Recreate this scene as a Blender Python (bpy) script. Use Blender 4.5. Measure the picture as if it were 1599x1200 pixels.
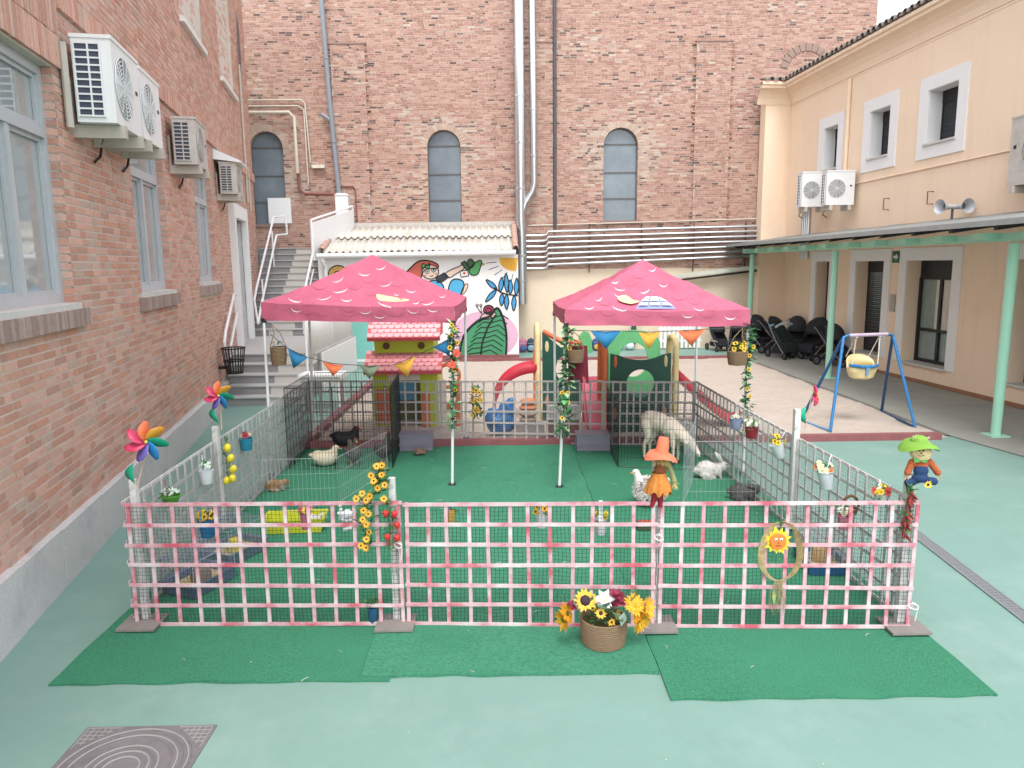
import bpy, bmesh, math, random
from mathutils import Vector as V, Matrix as Mx, noise as mnoise
random.seed(11)
for o in list(bpy.data.objects): bpy.data.objects.remove(o)
S = bpy.context.scene
COL = S.collection
PI = math.pi
# ------------------------------------------------------------------ camera
FPX, CAMH = 1158.8, 2.81                      # focal length in photo pixels, eye height
PIT, ROL, YAW = math.radians(9.109), math.radians(-0.64), math.radians(0.773)
_fw = V((math.sin(YAW)*math.cos(PIT), math.cos(YAW)*math.cos(PIT), -math.sin(PIT)))
_r0 = V((math.cos(YAW), -math.sin(YAW), 0)); _u0 = _r0.cross(_fw)
_rt = math.cos(ROL)*_r0 + math.sin(ROL)*_u0
_up = -math.sin(ROL)*_r0 + math.cos(ROL)*_u0
EYE = V((0, 0, CAMH))
cam = bpy.data.cameras.new('camera'); camo = bpy.data.objects.new('camera', cam); COL.objects.link(camo)
cam.sensor_fit = 'HORIZONTAL'; cam.sensor_width = 36; cam.lens = 36*FPX/1599; cam.clip_start = .05; cam.clip_end = 400
camo.matrix_world = Mx.Translation(EYE) @ Mx((_rt, _up, -_fw)).transposed().to_4x4()
S.camera = camo
def ray(x, y): return _rt*((x-799.5)/FPX) - _up*((y-600)/FPX) + _fw
def G(x, y, h=0.): d = ray(x, y); return EYE + d*((h-CAMH)/d.z)          # photo pixel -> point at height h
def OY(x, y, Y): d = ray(x, y); return EYE + d*(Y/d.y)                     # photo pixel -> point at depth Y
def OX(x, y, X): d = ray(x, y); return EYE + d*(X/d.x)
# ------------------------------------------------------------------ world, sun, exposure (bright overcast)
W = bpy.data.worlds.new('World'); S.world = W; W.use_nodes = True
nt = W.node_tree; bg = nt.nodes['Background']
sky = nt.nodes.new('ShaderNodeTexSky'); sky.sky_type = 'NISHITA'; sky.sun_disc = False
SUN_EL, SUN_AZ = math.radians(60), math.radians(182)
sky.sun_elevation = SUN_EL; sky.sun_rotation = SUN_AZ; sky.dust_density = 1.5; sky.air_density = 1.0; sky.ozone_density = 1
hs = nt.nodes.new('ShaderNodeHueSaturation'); hs.inputs['Saturation'].default_value = .22; hs.inputs['Value'].default_value = 1.15
nt.links.new(sky.outputs[0], hs.inputs['Color']); nt.links.new(hs.outputs[0], bg.inputs[0]); bg.inputs[1].default_value = .15
sl = bpy.data.lights.new('sun', 'SUN'); sl.energy = .85; sl.angle = math.radians(24); sl.color = (1, .97, .93)
so = bpy.data.objects.new('sun', sl); COL.objects.link(so)
so.rotation_euler = V((-math.sin(SUN_AZ)*math.cos(SUN_EL), -math.cos(SUN_AZ)*math.cos(SUN_EL), -math.sin(SUN_EL))).to_track_quat('-Z', 'Y').to_euler()
S.view_settings.view_transform = 'Standard'; S.view_settings.look = 'None'; S.view_settings.gamma = 1
S.view_settings.exposure = 1.36
# ------------------------------------------------------------------ materials
def lin(h):
    c = [int(h[i:i+2], 16)/255 for i in (0, 2, 4)]
    return [x/12.92 if x <= .04045 else ((x+.055)/1.055)**2.4 for x in c]
MATS = {}
def mat(name, hexc, rough=.6, var=.12, scale=6, bump=0., bscale=60, metal=0., k=.8, attr=False, spec=.4, stretch=None, coat=0., dirt=None, dscale=1.5, trans=0., dirt2=None, transl=0.):
    """procedural Principled: hex display colour, noise variation, fine relief; attr multiplies a per-piece tint"""
    if name in MATS: return MATS[name]
    m = bpy.data.materials.new(name); m.use_nodes = True; t = m.node_tree; L = t.links.new
    p = t.nodes['Principled BSDF']; c = [x*k for x in lin(hexc)]
    p.inputs['Roughness'].default_value = rough; p.inputs['Metallic'].default_value = metal
    p.inputs['Specular IOR Level'].default_value = spec; p.inputs['Coat Weight'].default_value = coat
    tc = t.nodes.new('ShaderNodeTexCoord'); vec = tc.outputs['Object']
    if stretch:
        mp = t.nodes.new('ShaderNodeMapping'); mp.inputs['Scale'].default_value = stretch; L(vec, mp.inputs[0]); vec = mp.outputs[0]
    n = t.nodes.new('ShaderNodeTexNoise'); n.inputs['Scale'].default_value = scale; n.inputs['Detail'].default_value = 6; n.inputs['Roughness'].default_value = .65; L(vec, n.inputs['Vector'])
    mr = t.nodes.new('ShaderNodeMapRange'); mr.inputs[1].default_value = .25; mr.inputs[2].default_value = .75; mr.inputs[3].default_value = 1-var; mr.inputs[4].default_value = 1+var
    L(n.outputs['Fac'], mr.inputs[0])
    mx = t.nodes.new('ShaderNodeVectorMath'); mx.operation = 'SCALE'; L(mr.outputs[0], mx.inputs['Scale'])
    if attr:
        at = t.nodes.new('ShaderNodeAttribute'); at.attribute_name = 'tint'; L(at.outputs['Color'], mx.inputs[0])
    else: mx.inputs[0].default_value = c
    out = mx.outputs[0]
    if dirt:
        n2 = t.nodes.new('ShaderNodeTexNoise'); n2.inputs['Scale'].default_value = dscale; n2.inputs['Detail'].default_value = 8; n2.inputs['Roughness'].default_value = .7; L(tc.outputs['Object'], n2.inputs['Vector'])
        r2 = t.nodes.new('ShaderNodeMapRange'); r2.inputs[1].default_value = .5; r2.inputs[2].default_value = .72; r2.inputs[3].default_value = 0; r2.inputs[4].default_value = dirt[1]; L(n2.outputs['Fac'], r2.inputs[0])
        mm = t.nodes.new('ShaderNodeMix'); mm.data_type = 'RGBA'; L(r2.outputs[0], mm.inputs[0]); L(out, mm.inputs[6]); mm.inputs[7].default_value = (*[x*k for x in lin(dirt[0])], 1); out = mm.outputs[2]
    if dirt2:                                                     # (hex, amount, scale, low, high, stretch)
        mp2 = t.nodes.new('ShaderNodeMapping'); mp2.inputs['Scale'].default_value = dirt2[5]; L(tc.outputs['Object'], mp2.inputs[0])
        n3 = t.nodes.new('ShaderNodeTexNoise'); n3.inputs['Scale'].default_value = dirt2[2]; n3.inputs['Detail'].default_value = 9; n3.inputs['Roughness'].default_value = .72; L(mp2.outputs[0], n3.inputs['Vector'])
        r3 = t.nodes.new('ShaderNodeMapRange'); r3.inputs[1].default_value = dirt2[3]; r3.inputs[2].default_value = dirt2[4]; r3.inputs[3].default_value = 0; r3.inputs[4].default_value = dirt2[1]; L(n3.outputs['Fac'], r3.inputs[0])
        m3 = t.nodes.new('ShaderNodeMix'); m3.data_type = 'RGBA'; L(r3.outputs[0], m3.inputs[0]); L(out, m3.inputs[6]); m3.inputs[7].default_value = (*[x*k for x in lin(dirt2[0])], 1); out = m3.outputs[2]
    L(out, p.inputs['Base Color'])
    if transl:
        tb_ = t.nodes.new('ShaderNodeBsdfTranslucent'); ms = t.nodes.new('ShaderNodeMixShader'); ms.inputs[0].default_value = transl; L(out, tb_.inputs[0]); L(p.outputs[0], ms.inputs[1]); L(tb_.outputs[0], ms.inputs[2]); L(ms.outputs[0], t.nodes['Material Output'].inputs[0])
    if bump:
        b = t.nodes.new('ShaderNodeTexNoise'); b.inputs['Scale'].default_value = bscale; b.inputs['Detail'].default_value = 4; L(vec, b.inputs['Vector'])
        bp = t.nodes.new('ShaderNodeBump'); bp.inputs['Strength'].default_value = bump; bp.inputs['Distance'].default_value = .01; L(b.outputs['Fac'], bp.inputs['Height']); L(bp.outputs[0], p.inputs['Normal'])
    if trans: p.inputs['Transmission Weight'].default_value = trans
    MATS[name] = m; return m
def C(hexc, rough=.6, **kw): return mat('paint_'+hexc+('_%d' % int(rough*100)), hexc, rough, **kw)
# ------------------------------------------------------------------ mesh builder
def frame(a, b):
    z = (b-a).normalized(); x = z.cross(V((0, 0, 1)))
    if x.length < 1e-4: x = V((1, 0, 0))
    x.normalize(); y = z.cross(x); return x, y, z
def wmat(o): return (wmat(o.parent) @ o.matrix_basis) if o.parent else o.matrix_basis.copy()
class MB:
    def __init__(s): s.v = []; s.f = []; s.c = []
    def add(s, vs, fs, col=None, M=None):
        n = len(s.v); s.v += [tuple(M @ V(v)) if M else tuple(v) for v in vs]
        s.f += [tuple(i+n for i in f) for f in fs]; s.c += [col]*len(fs); return s
    def box(s, c, d, M=None, col=None, back=True):
        x, y, z = d[0]/2, d[1]/2, d[2]/2; T = Mx.Translation(c)
        vs = [T @ V((a*x, b*y, e*z)) for a in (-1, 1) for b in (-1, 1) for e in (-1, 1)]
        return s.add(vs, [(0, 1, 3, 2), (4, 6, 7, 5), (0, 4, 5, 1), (2, 3, 7, 6), (0, 2, 6, 4), (1, 5, 7, 3)], col, M)
    def b2(s, x0, x1, y0, y1, z0, z1, M=None, col=None): return s.box(((x0+x1)/2, (y0+y1)/2, (z0+z1)/2), (abs(x1-x0), abs(y1-y0), abs(z1-z0)), M, col)
    def bar(s, a, b, w, h=None, col=None, M=None):
        a, b = V(a), V(b); h = h or w; x, y, z = frame(a, b); vs = [p+x*(i*w/2)+y*(j*h/2) for p in (a, b) for i in (-1, 1) for j in (-1, 1)]
        return s.add(vs, [(0, 1, 3, 2), (4, 6, 7, 5), (0, 4, 5, 1), (2, 3, 7, 6), (0, 2, 6, 4), (1, 5, 7, 3)], col, M)
    def tube(s, pts, r, n=8, col=None, M=None, cap=True):
        P = [V(p) for p in pts]; R = r if isinstance(r, (list, tuple)) else [r]*len(P); vs = []; fs = []; px = None
        for i, p in enumerate(P):
            d = (P[min(i+1, len(P)-1)]-P[max(i-1, 0)])
            if d.length < 1e-7: d = V((0, 0, 1))
            d.normalize()
            if px is None: px = frame(V((0, 0, 0)), d)[0]
            px = (px-d*px.dot(d)); px = px.normalized() if px.length > 1e-5 else frame(V((0, 0, 0)), d)[0]
            py = d.cross(px)
            vs += [p+px*(R[i]*math.cos(2*PI*k/n))+py*(R[i]*math.sin(2*PI*k/n)) for k in range(n)]
        for i in range(len(P)-1):
            for k in range(n): a = i*n+k; b = i*n+(k+1) % n; fs.append((a, b, b+n, a+n))
        if cap: fs += [tuple(range(n))[::-1], tuple(range((len(P)-1)*n, len(P)*n))]
        return s.add(vs, fs, col, M)
    def lathe(s, prof, c=(0, 0, 0), n=20, M=None, col=None):
        vs = []; fs = []; c = V(c)
        for r, z in prof: vs += [c+V((r*math.cos(2*PI*k/n), r*math.sin(2*PI*k/n), z)) for k in range(n)]
        for i in range(len(prof)-1):
            for k in range(n): a = i*n+k; b = i*n+(k+1) % n; fs.append((a, b, b+n, a+n))
        return s.add(vs, fs, col, M)
    def ell(s, c, r, n=12, m=8, M=None, col=None, R=None):
        r = r if isinstance(r, (list, tuple)) else (r, r, r); T = Mx.Translation(c) @ (R.to_4x4() if R else Mx.Identity(4)); vs = []; fs = []
        for i in range(m+1):
            a = PI*i/m
            for k in range(n): b = 2*PI*k/n; vs.append(T @ V((r[0]*math.sin(a)*math.cos(b), r[1]*math.sin(a)*math.sin(b), r[2]*math.cos(a))))
        for i in range(m):
            for k in range(n): a = i*n+k; b = i*n+(k+1) % n; fs.append((a, a+n, b+n, b))
        return s.add(vs, fs, col, M)
    def prism(s, pts, t, M=None, col=None):
        n = len(pts); vs = [(x, y, 0) for x, y in pts]+[(x, y, t) for x, y in pts]
        return s.add(vs, [tuple(range(n))[::-1], tuple(range(n, 2*n))]+[(i, (i+1) % n, n+(i+1) % n, n+i) for i in range(n)], col, M)
    def mesh(s, name):
        m = bpy.data.meshes.new(name); m.from_pydata(s.v, [], s.f)
        if any(c is not None for c in s.c):
            at = m.attributes.new('tint', 'FLOAT_COLOR', 'FACE'); buf = []
            for c in s.c: c = c or (.5, .5, .5); buf += [c[0], c[1], c[2], 1]
            at.data.foreach_set('color', buf)
        return m
    def build(s, name, material, parent=None, local=False, smooth=False):
        m = s.mesh(name); o = bpy.data.objects.new(name, m); COL.objects.link(o)
        if parent:
            o.parent = parent
            if not local: m.transform(wmat(parent).inverted())
        m.materials.append(material)
        if smooth:
            m.polygons.foreach_set('use_smooth', [True]*len(m.polygons))
            try: m.set_sharp_from_angle(angle=math.radians(40))
            except Exception: pass
        m.update(); return o
def inst(name, mesh, parent, M=None):
    o = bpy.data.objects.new(name, mesh); COL.objects.link(o); o.parent = parent
    if M is not None: o.matrix_basis = M
    return o
def meshof(mb, name, material, smooth=False):
    m = mb.mesh(name); m.materials.append(material)
    if smooth: m.polygons.foreach_set('use_smooth', [True]*len(m.polygons))
    return m
USED = {}
def tag(o, label=None, cat=None, group=None, kind=None):
    if label: o['label'] = label
    if cat: o['category'] = cat
    if group: o['group'] = group
    if kind: o['kind'] = kind
    return o
def thing(name, label, cat, loc=(0, 0, 0), rz=0, group=None):
    o = bpy.data.objects.new(name, None); COL.objects.link(o); o.empty_display_size = .1
    o.location = loc; o.rotation_euler = (0, 0, rz); return tag(o, label, cat, group)
def structure(name, mb, m, smooth=False): return tag(mb.build(name, m, smooth=smooth), kind='structure')
def copy_tree(o, parent=None):
    c = o.copy(); COL.objects.link(c); c.parent = parent
    for ch in list(o.children): copy_tree(ch, c)
    return c
def rnd(a, b): return random.uniform(a, b)
def blob(name, ells, voxel, material, parent, smooth_it=6, extra=None, local=True):
    """one continuous body: overlapping rounded volumes fused by a voxel remesh and smoothed"""
    mb = MB()
    for e in ells:
        c, r = e[0], e[1]; R = e[2] if len(e) > 2 else None; mb.ell(c, r, 14, 10, R=R)
    if extra: extra(mb)
    o = mb.build(name, material, parent, local=local)
    a = o.modifiers.new('r', 'REMESH'); a.mode = 'VOXEL'; a.voxel_size = voxel; a.use_smooth_shade = True
    b = o.modifiers.new('s', 'SMOOTH'); b.factor = .5; b.iterations = smooth_it
    dg = bpy.context.evaluated_depsgraph_get(); me = bpy.data.meshes.new_from_object(o.evaluated_get(dg))
    o.modifiers.clear(); old = o.data; o.data = me; bpy.data.meshes.remove(old); return o
def limb(a, b, r0, r1, k=6):
    a, b = V(a), V(b); return [((a.lerp(b, i/k)), (r0+(r1-r0)*i/k,)*3) for i in range(k+1)]
def PX(P):
    d = V(P)-EYE; z = d.dot(_fw)
    if z < .1: return None
    return (799.5+FPX*d.dot(_rt)/z, 600-FPX*d.dot(_up)/z)
# ================================================================== GROUND
m_green = mat('green_court_paint', '93b9ad', .75, var=.06, scale=1.3, bump=.12, bscale=300, k=.6, dirt2=('86a99e', .55, 2.3, .55, .75, (1, 1, 1)), dirt=('acc9bf', .6), dscale=.9)
m_sand = mat('sand_grain', 'dccdbf', .95, var=.1, scale=9, bump=.6, bscale=55, k=.62, dirt=('c9b5a4', .5), dscale=2.5)
m_red = mat('red_kerb_paint', 'a8686a', .8, k=.6, var=.14, scale=4, bump=.2, dirt=('b98684', .6), dscale=3)
m_conc = mat('concrete_paving', 'b3b2a8', .85, k=.62, var=.07, scale=2.2, bump=.2, bscale=150, dirt=('9c9b90', .5), dscale=.8)
m_dark = mat('dark_joint', '77776f', .9)
structure('ground', MB().add([(-60, -30, 0), (60, -30, 0), (60, 90, 0), (-60, 90, 0)], [(0, 1, 2, 3)]), m_green)
g = MB(); NX, NY = 120, 110
for j in range(NY+1):
    for i in range(NX+1):
        x = -3.05+10.2*i/NX; y = 11.5+10.15*j/NY
        h = .035+.03*mnoise.noise(V((x*1.3, y*1.3, 0)))+.018*mnoise.noise(V((x*5, y*5, 3)))
        g.v.append((x, y, max(h, .006) if 0 < i < NX and 0 < j < NY else .004))
g.f = [(j*(NX+1)+i, j*(NX+1)+i+1, (j+1)*(NX+1)+i+1, (j+1)*(NX+1)+i) for j in range(NY) for i in range(NX)]; g.c = [None]*len(g.f)
structure('sand', g, m_sand, True)
kb = MB().b2(-3.2, 6.95, 11.36, 11.5, 0, .10); structure('kerb_front', kb, m_red)
structure('kerb_back', MB().b2(-3.2, 7.2, 21.65, 21.79, 0, .10), m_red)
structure('kerb_left', MB().b2(-3.2, -3.06, 11.5, 21.65, 0, .10), m_red)
structure('paving', MB().add([(7.22, 11.6, .012), (7.5, 10.2, .012), (8.9, 4, .012), (10.3, 4, .012), (9.2, 24.6, .012), (7.22, 24.6, .012)], [(0, 1, 2, 3, 4, 5)]), m_conc)
structure('paving_edge', MB().add([(7.1, 11.6, .016), (7.24, 11.6, .016), (7.24, 22.6, .016), (7.1, 21.9, .016)], [(0, 1, 2, 3)]), m_dark)
# turf mats, three rolls laid side by side
m_turf = mat('artificial_turf', '47906f', .95, k=.84, var=.42, scale=75, bump=1., bscale=260, dirt=('4d9d79', .7), dscale=1.1, spec=.15)
m_turf2 = mat('artificial_turf_flat', '4d9475', .95, k=.84, var=.4, scale=75, bump=1., bscale=260, stretch=(.5, 1, 1), dirt=('38835f', .6), dscale=1.3, spec=.15)
def turf(name, x0, x1, y0, y1, z, label, m, skew=0.):
    mb = MB(); nx, ny = 40, 120; rows = []
    for j in range(ny+1):
        for i in range(nx+1):
            u, w = i/nx, j/ny; x = x0+(x1-x0)*u; y = y0+(y1-y0)*w+skew*u*(1-w)
            y += .03*mnoise.noise(V((x*4, z*90, 1)))*(1 if j == 0 else 0); x += .008*mnoise.noise(V((y*3, z*70, 5)))*(1 if i in (0, nx) else 0)
            hump = .02*max(0, mnoise.noise(V((x*1.1, y*.9, z*50))))+(.03*max(0, mnoise.noise(V((x*5, 2, z*9)))) if j < 2 else 0)
            mb.v.append((x, y, z+hump))
    N = (nx+1)*(ny+1); mb.v += [(a, b, 0.002) for a, b, c in mb.v[:N]]
    mb.f = [(j*(nx+1)+i, j*(nx+1)+i+1, (j+1)*(nx+1)+i+1, (j+1)*(nx+1)+i) for j in range(ny) for i in range(nx)]
    ring = [i for i in range(nx+1)]+[j*(nx+1)+nx for j in range(1, ny+1)]+[ny*(nx+1)+i for i in range(nx-1, -1, -1)]+[j*(nx+1) for j in range(ny-1, 0, -1)]
    mb.f += [(ring[k], ring[k]+N, ring[(k+1) % len(ring)]+N, ring[(k+1) % len(ring)]) for k in range(len(ring))]; mb.c = [None]*len(mb.f)
    return tag(mb.build(name, m, smooth=True), label, 'turf mat', 'artificial turf mats')
turf('turf_mat', -3.13, -.8, 4.74, 11.34, .012, 'green artificial turf mat under the left third of the pen', m_turf, -.03)
turf('turf_mat', -1.0, 1.06, 4.76, 11.32, .022, 'green artificial turf mat under the middle of the pen, below the sunflower basket', m_turf2, -.02)
turf('turf_mat', 1.07, 3.2, 4.42, 11.3, .013, 'green artificial turf mat under the right third of the pen, reaching furthest forward', m_turf, -.02)
# straw and litter on the floor
m_straw = C('e0d6b8', .8)
mb = MB()
for k in range(70):
    x, y = rnd(-2.9, 3), rnd(4.6, 11); a = rnd(0, PI); l = rnd(.02, .09); d = V((math.cos(a), math.sin(a), 0))*l
    p = V((x, y, .036)); mb.tube([p, p+d*.5+V((rnd(-.01, .01), rnd(-.01, .01), .006)), p+d], .0016, 3)
for k in range(60):
    x, y = rnd(-3, 3.4), rnd(3.4, 11); mb.ell((x, y, .03 if 4.8 < y else .003), (rnd(.002, .007), rnd(.002, .006), .0015), 5, 3)
tag(mb.build('straw_litter', m_straw), 'scattered straw and crumbs on the turf and court', 'straw', kind='stuff')
# manhole
m_iron = mat('cast_iron_cover', '8f898b', .7, k=.6, var=.15, scale=12, bump=.3, bscale=90, dirt=('6f6a6a', .6), dscale=4)
m_pale = mat('pale_worn_edge', 'b9b5b2', .7, k=.6)
mh = thing('manhole_cover', 'square cast iron manhole cover with concentric rings in the green court', 'manhole', (-2.2, 3.85, 0))
MB().b2(-2.6, -1.8, 3.45, 4.25, .0, .008).build('frame', m_iron, mh)
lid = MB(); lid.lathe([(0, .013), (.36, .013), (.365, .015), (.375, .015), (.38, .008)], (-2.2, 3.85, 0), 48); lid = lid.build('lid', m_iron, mh)
for k, r in enumerate((.36, .33, .30, .27, .2, .175, .15, .125, .1)):
    MB().lathe([(r-.005, .0125), (r-.003, .017), (r+.003, .017), (r+.005, .0125)], (-2.2, 3.85, 0), 56).build('ring', m_pale if k % 2 == 0 else m_iron, lid)
for sx in (-1, 1):
    for sy in (-1, 1):
        mb = MB()
        for k in range(5):
            t = .38-.036*k; ln = .20-.036*k
            mb.bar((-2.2+sx*t, 3.85+sy*.38, .0105), (-2.2+sx*t, 3.85+sy*(.38-ln), .0105), .005, .005); mb.bar((-2.2+sx*.38, 3.85+sy*t, .0112), (-2.2+sx*(.38-ln), 3.85+sy*t, .0112), .005, .005)
        tag(mb.build('corner_grid', m_pale, mh), kind='stuff')
# channel drain
dr = thing('channel_drain', 'narrow slotted drain grating set in the court right of the pen', 'drain', (4.2, 6.2, 0))
m_galv = mat('galvanised_steel', 'b9bcc0', .45, metal=.6, var=.15, scale=30)
A, B = V((4.31, 7.7, .006)), V((4.02, 4.2, .006)); dd = (B-A).normalized(); nn = V((-dd.y, dd.x, 0))
MB().bar(A, B, .125, .006).build('channel', C('5a5c60', .8), dr)
sm = meshof(MB().box((0, 0, 0), (.106, .012, .006)), 'slat', m_galv)
for k in range(118):
    p = A+dd*(.015+k*.0297)+V((0, 0, .005)); inst('slat', sm, dr, wmat(dr).inverted() @ Mx.Translation(p) @ Mx.Rotation(math.atan2(dd.y, dd.x)-PI/2, 4, 'Z'))
for s in (-1, 1): MB().bar(A+nn*s*.06+V((0, 0, .005)), B+nn*s*.06+V((0, 0, .005)), .012, .008).build('rim', m_galv, dr)

# ================================================================== BRICK LEFT BUILDING
LA = V((-3.67, 5.06, 0)); LB = V((-5.43, 13.8, 0)); Lt = (LB-LA).normalized(); Ln = V((Lt.y, -Lt.x, 0))
LO = LA-Ln*.08
ML = Mx((Lt, Ln, V((0, 0, 1)))).transposed().to_4x4(); ML.translation = LO       # local (s, n, z), n towards the court
LEND = 18.25
brickhouse = thing('brick_building', 'salmon brick building along the left side with air conditioners on its wall', 'building', LO)
m_mortar = mat('lime_mortar', 'e2d6cb', .95, var=.1, scale=5, bump=.4, bscale=200)
m_brick = mat('salmon_brick', 'c09488', .9, var=.14, scale=22, bump=.5, bscale=130, attr=True)
def hx(h, k=.8): return tuple(x*k for x in lin(h))
BT = [tuple(m_*(.84*a+.16*b) for a, b, m_ in zip(hx(h), hx('e2c8b8', .8), (1.2, 1.15, 1.1))) for h in ('c79a8c', 'c2917f', 'cba093', 'b98876', 'c49b90', 'd0a598', 'bd9488', 'b58374', 'c8a79c', 'ad8478', 'b6a096', 'c58b78')]
WIN = [(.72, 2.52, 2.49, 4.72), (4.98, 6.77, 2.5, 4.72), (9.05, 10.85, 2.55, 4.72)]
DOOR = (13.25, 15.05, .95, 4.0)
OVAL = (16.8, 8.75, .32, .75)
NICHE = [(8.95, 11.1, 7.15, 9.9), (13.2, 15.45, 7.15, 9.9)]
OPEN = [(a-.004, b+.004, c, d) for a, b, c, d in WIN]+[DOOR]+NICHE
def courses(s0, s1, z0, z1, ch, bl, jo, opens, depth, tints, rr):
    """brick rectangles of a running wall cut round rectangular openings"""
    out = []; z = z0; row = 0
    while z < z1-.01:
        zt = min(z+ch-jo, z1); s = s0-rr.uniform(0, bl)
        while s < s1:
            w = bl if rr.random() < .68 else bl*.48
            a, b = max(s, s0), min(s+w, s1); s += w+jo
            if b-a < .02: continue
            segs = [(a, b)]
            for (oa, ob, oc, od) in opens:
                if zt > oc+.01 and z < od-.01:
                    ns = []
                    for (p, q) in segs:
                        if q <= oa or p >= ob: ns.append((p, q)); continue
                        if p < oa-.006: ns.append((p, oa))
                        if q > ob+.006: ns.append((ob, q))
                    segs = ns
            for p, q in segs: out.append((p, q, z, zt, depth+rr.uniform(-.003, .003), rr.choice(tints)))
        z += ch; row += 1
    return out
rr = random.Random(3)
bl = courses(-4.2, LEND, .5, 10.6, .08, .255, .017, OPEN+[(2.72, LEND, 5.3, 5.56), (.45, 2.72, 4.74, 5.38)]+[(a-.16, b+.16, c-.24, c) for a, b, c, d in WIN], 0., BT, rr)
# mortar core with the openings cut out: vertical strips
core = MB(); cuts = sorted({-4.2, LEND}|{x for o in OPEN for x in o[:2]})
for a, b in zip(cuts[:-1], cuts[1:]):
    zs = [(0, 10.6)]
    for oa, ob, oc, od in OPEN:
        if oa <= a+.001 and ob >= b-.001:
            zs = [q for p in zs for q in ([(p[0], oc), (od, p[1])] if p[0] <= oc and p[1] >= od else [p])]
    for z0, z1 in zs: core.b2(a, b, -.35, -.007, z0, z1, ML)
core.b2(LEND-.35, LEND-.001, -6, -.35, 0, 10.6, ML)
for a, b, c, d in NICHE: core.b2(a, b, -.35, -.1, c, d, ML)
core.build('wall', m_mortar, brickhouse)
def bricks_out(root, M, lst, m, n_single, course_out=.0):
    """the n largest bricks in view become single parts, the rest one joined part"""
    sc = []
    for i, (a, b, z0, z1, dep, tc) in enumerate(lst):
        P = M @ V(((a+b)/2, 0, (z0+z1)/2)); q = PX(P)
        sc.append(((b-a)*(z1-z0)/(P-EYE).length**2 if q and -5 < q[0] < 1604 and -5 < q[1] < 1205 else 0, i))
    top = {i for s_, i in sorted(sc, reverse=True)[:n_single]}; rest = MB(); cache = {}; inv = wmat(root).inverted() @ M
    for i, (a, b, z0, z1, dep, tc) in enumerate(lst):
        if i in top:
            key = (tc, b-a > .16)
            if key not in cache:
                w = .255 if key[1] else .122; q = MB().box((0, 0, 0), (w, .05, .063), col=tc); mm = meshof(q, 'brick', m); cache[key] = (mm, w)
            mm, w = cache[key]
            inst('brick', mm, root, inv @ Mx.Translation(((a+b)/2, dep-.025, (z0+z1)/2)) @ Mx.Diagonal((( b-a)/w, 1, (z1-z0)/.063, 1)))
        else: rest.b2(a, b, -.03, dep, z0, z1, M, tc)
    return tag(rest.build('brickwork', m, root), kind='stuff')
bricks_out(brickhouse, ML, bl, m_brick, 300)
# bricked niches, rowlock sills, soldier courses
nb = []
for a, b, c, d in NICHE: nb += courses(a, b, c, d, .08, .255, .017, [], -.1, BT[:6], rr)
x = MB()
for p, q, z0, z1, dep, tc in nb: x.b2(p, q, -.13, dep, z0, z1, ML, tc)
tag(x.build('niche_brickwork', m_brick, brickhouse), kind='stuff')
for a, b, c, d in NICHE: MB().b2(a-.05, b+.05, -.08, .08, c-.1, c, ML).build('niche_sill', C('eceae6', .6), brickhouse)
def soldier(s0, s1, z0, z1, n0, n1, name, cols=BT, w=.066):
    k = int((s1-s0)/w)
    for i in range(k):
        a = s0+(s1-s0)*i/k; q = MB().b2(a+.004, a+(s1-s0)/k-.004, n0, n1+rr.uniform(-.004, .004), z0, z1, ML, rr.choice(cols)); q.build(name, m_brick, brickhouse)
SB = [hx(h) for h in ('b09a92', 'a89088', 'b8a198', 'a58d86', 'bda89e')]
for i, (a, b, c, d) in enumerate(WIN):
    soldier(a-.16, b+.16, c-.23, c-.06, -.1, .075, 'sill_brick', SB)
    MB().b2(a-.02, b+.02, -.25, .05, c-.06, c-.005, ML).build('sill_slab', C('d9d9d6', .6), brickhouse)
soldier(.45, 2.72, 4.74, 5.04, -.03, .03, 'lintel_brick'); soldier(.45, 2.72, 5.05, 5.37, -.03, .03, 'lintel_brick')
soldier(2.74, LEND, 5.32, 5.55, -.03, .05, 'string_course_brick', w=.075)
for a, b, c, d in WIN[1:]: soldier(a-.1, b+.1, 4.74, 5.0, -.02, .012, 'lintel_brick')
# granite base
m_gran = mat('grey_granite', 'd0cecd', .85, k=.9, var=.16, scale=60, bump=.5, bscale=120, dirt=('a3a1a2', .5), dscale=2)
s = -4.2; k = 0
while s < 11.1:
    w = rr.uniform(.75, 1.15); e = min(s+w, 11.15); h = .53-.012*s*.9
    MB().b2(s+.003, e-.003, -.05, .08+rr.uniform(-.004, .004), 0, h, ML).build('granite_slab', m_gran, brickhouse); s = e
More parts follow.
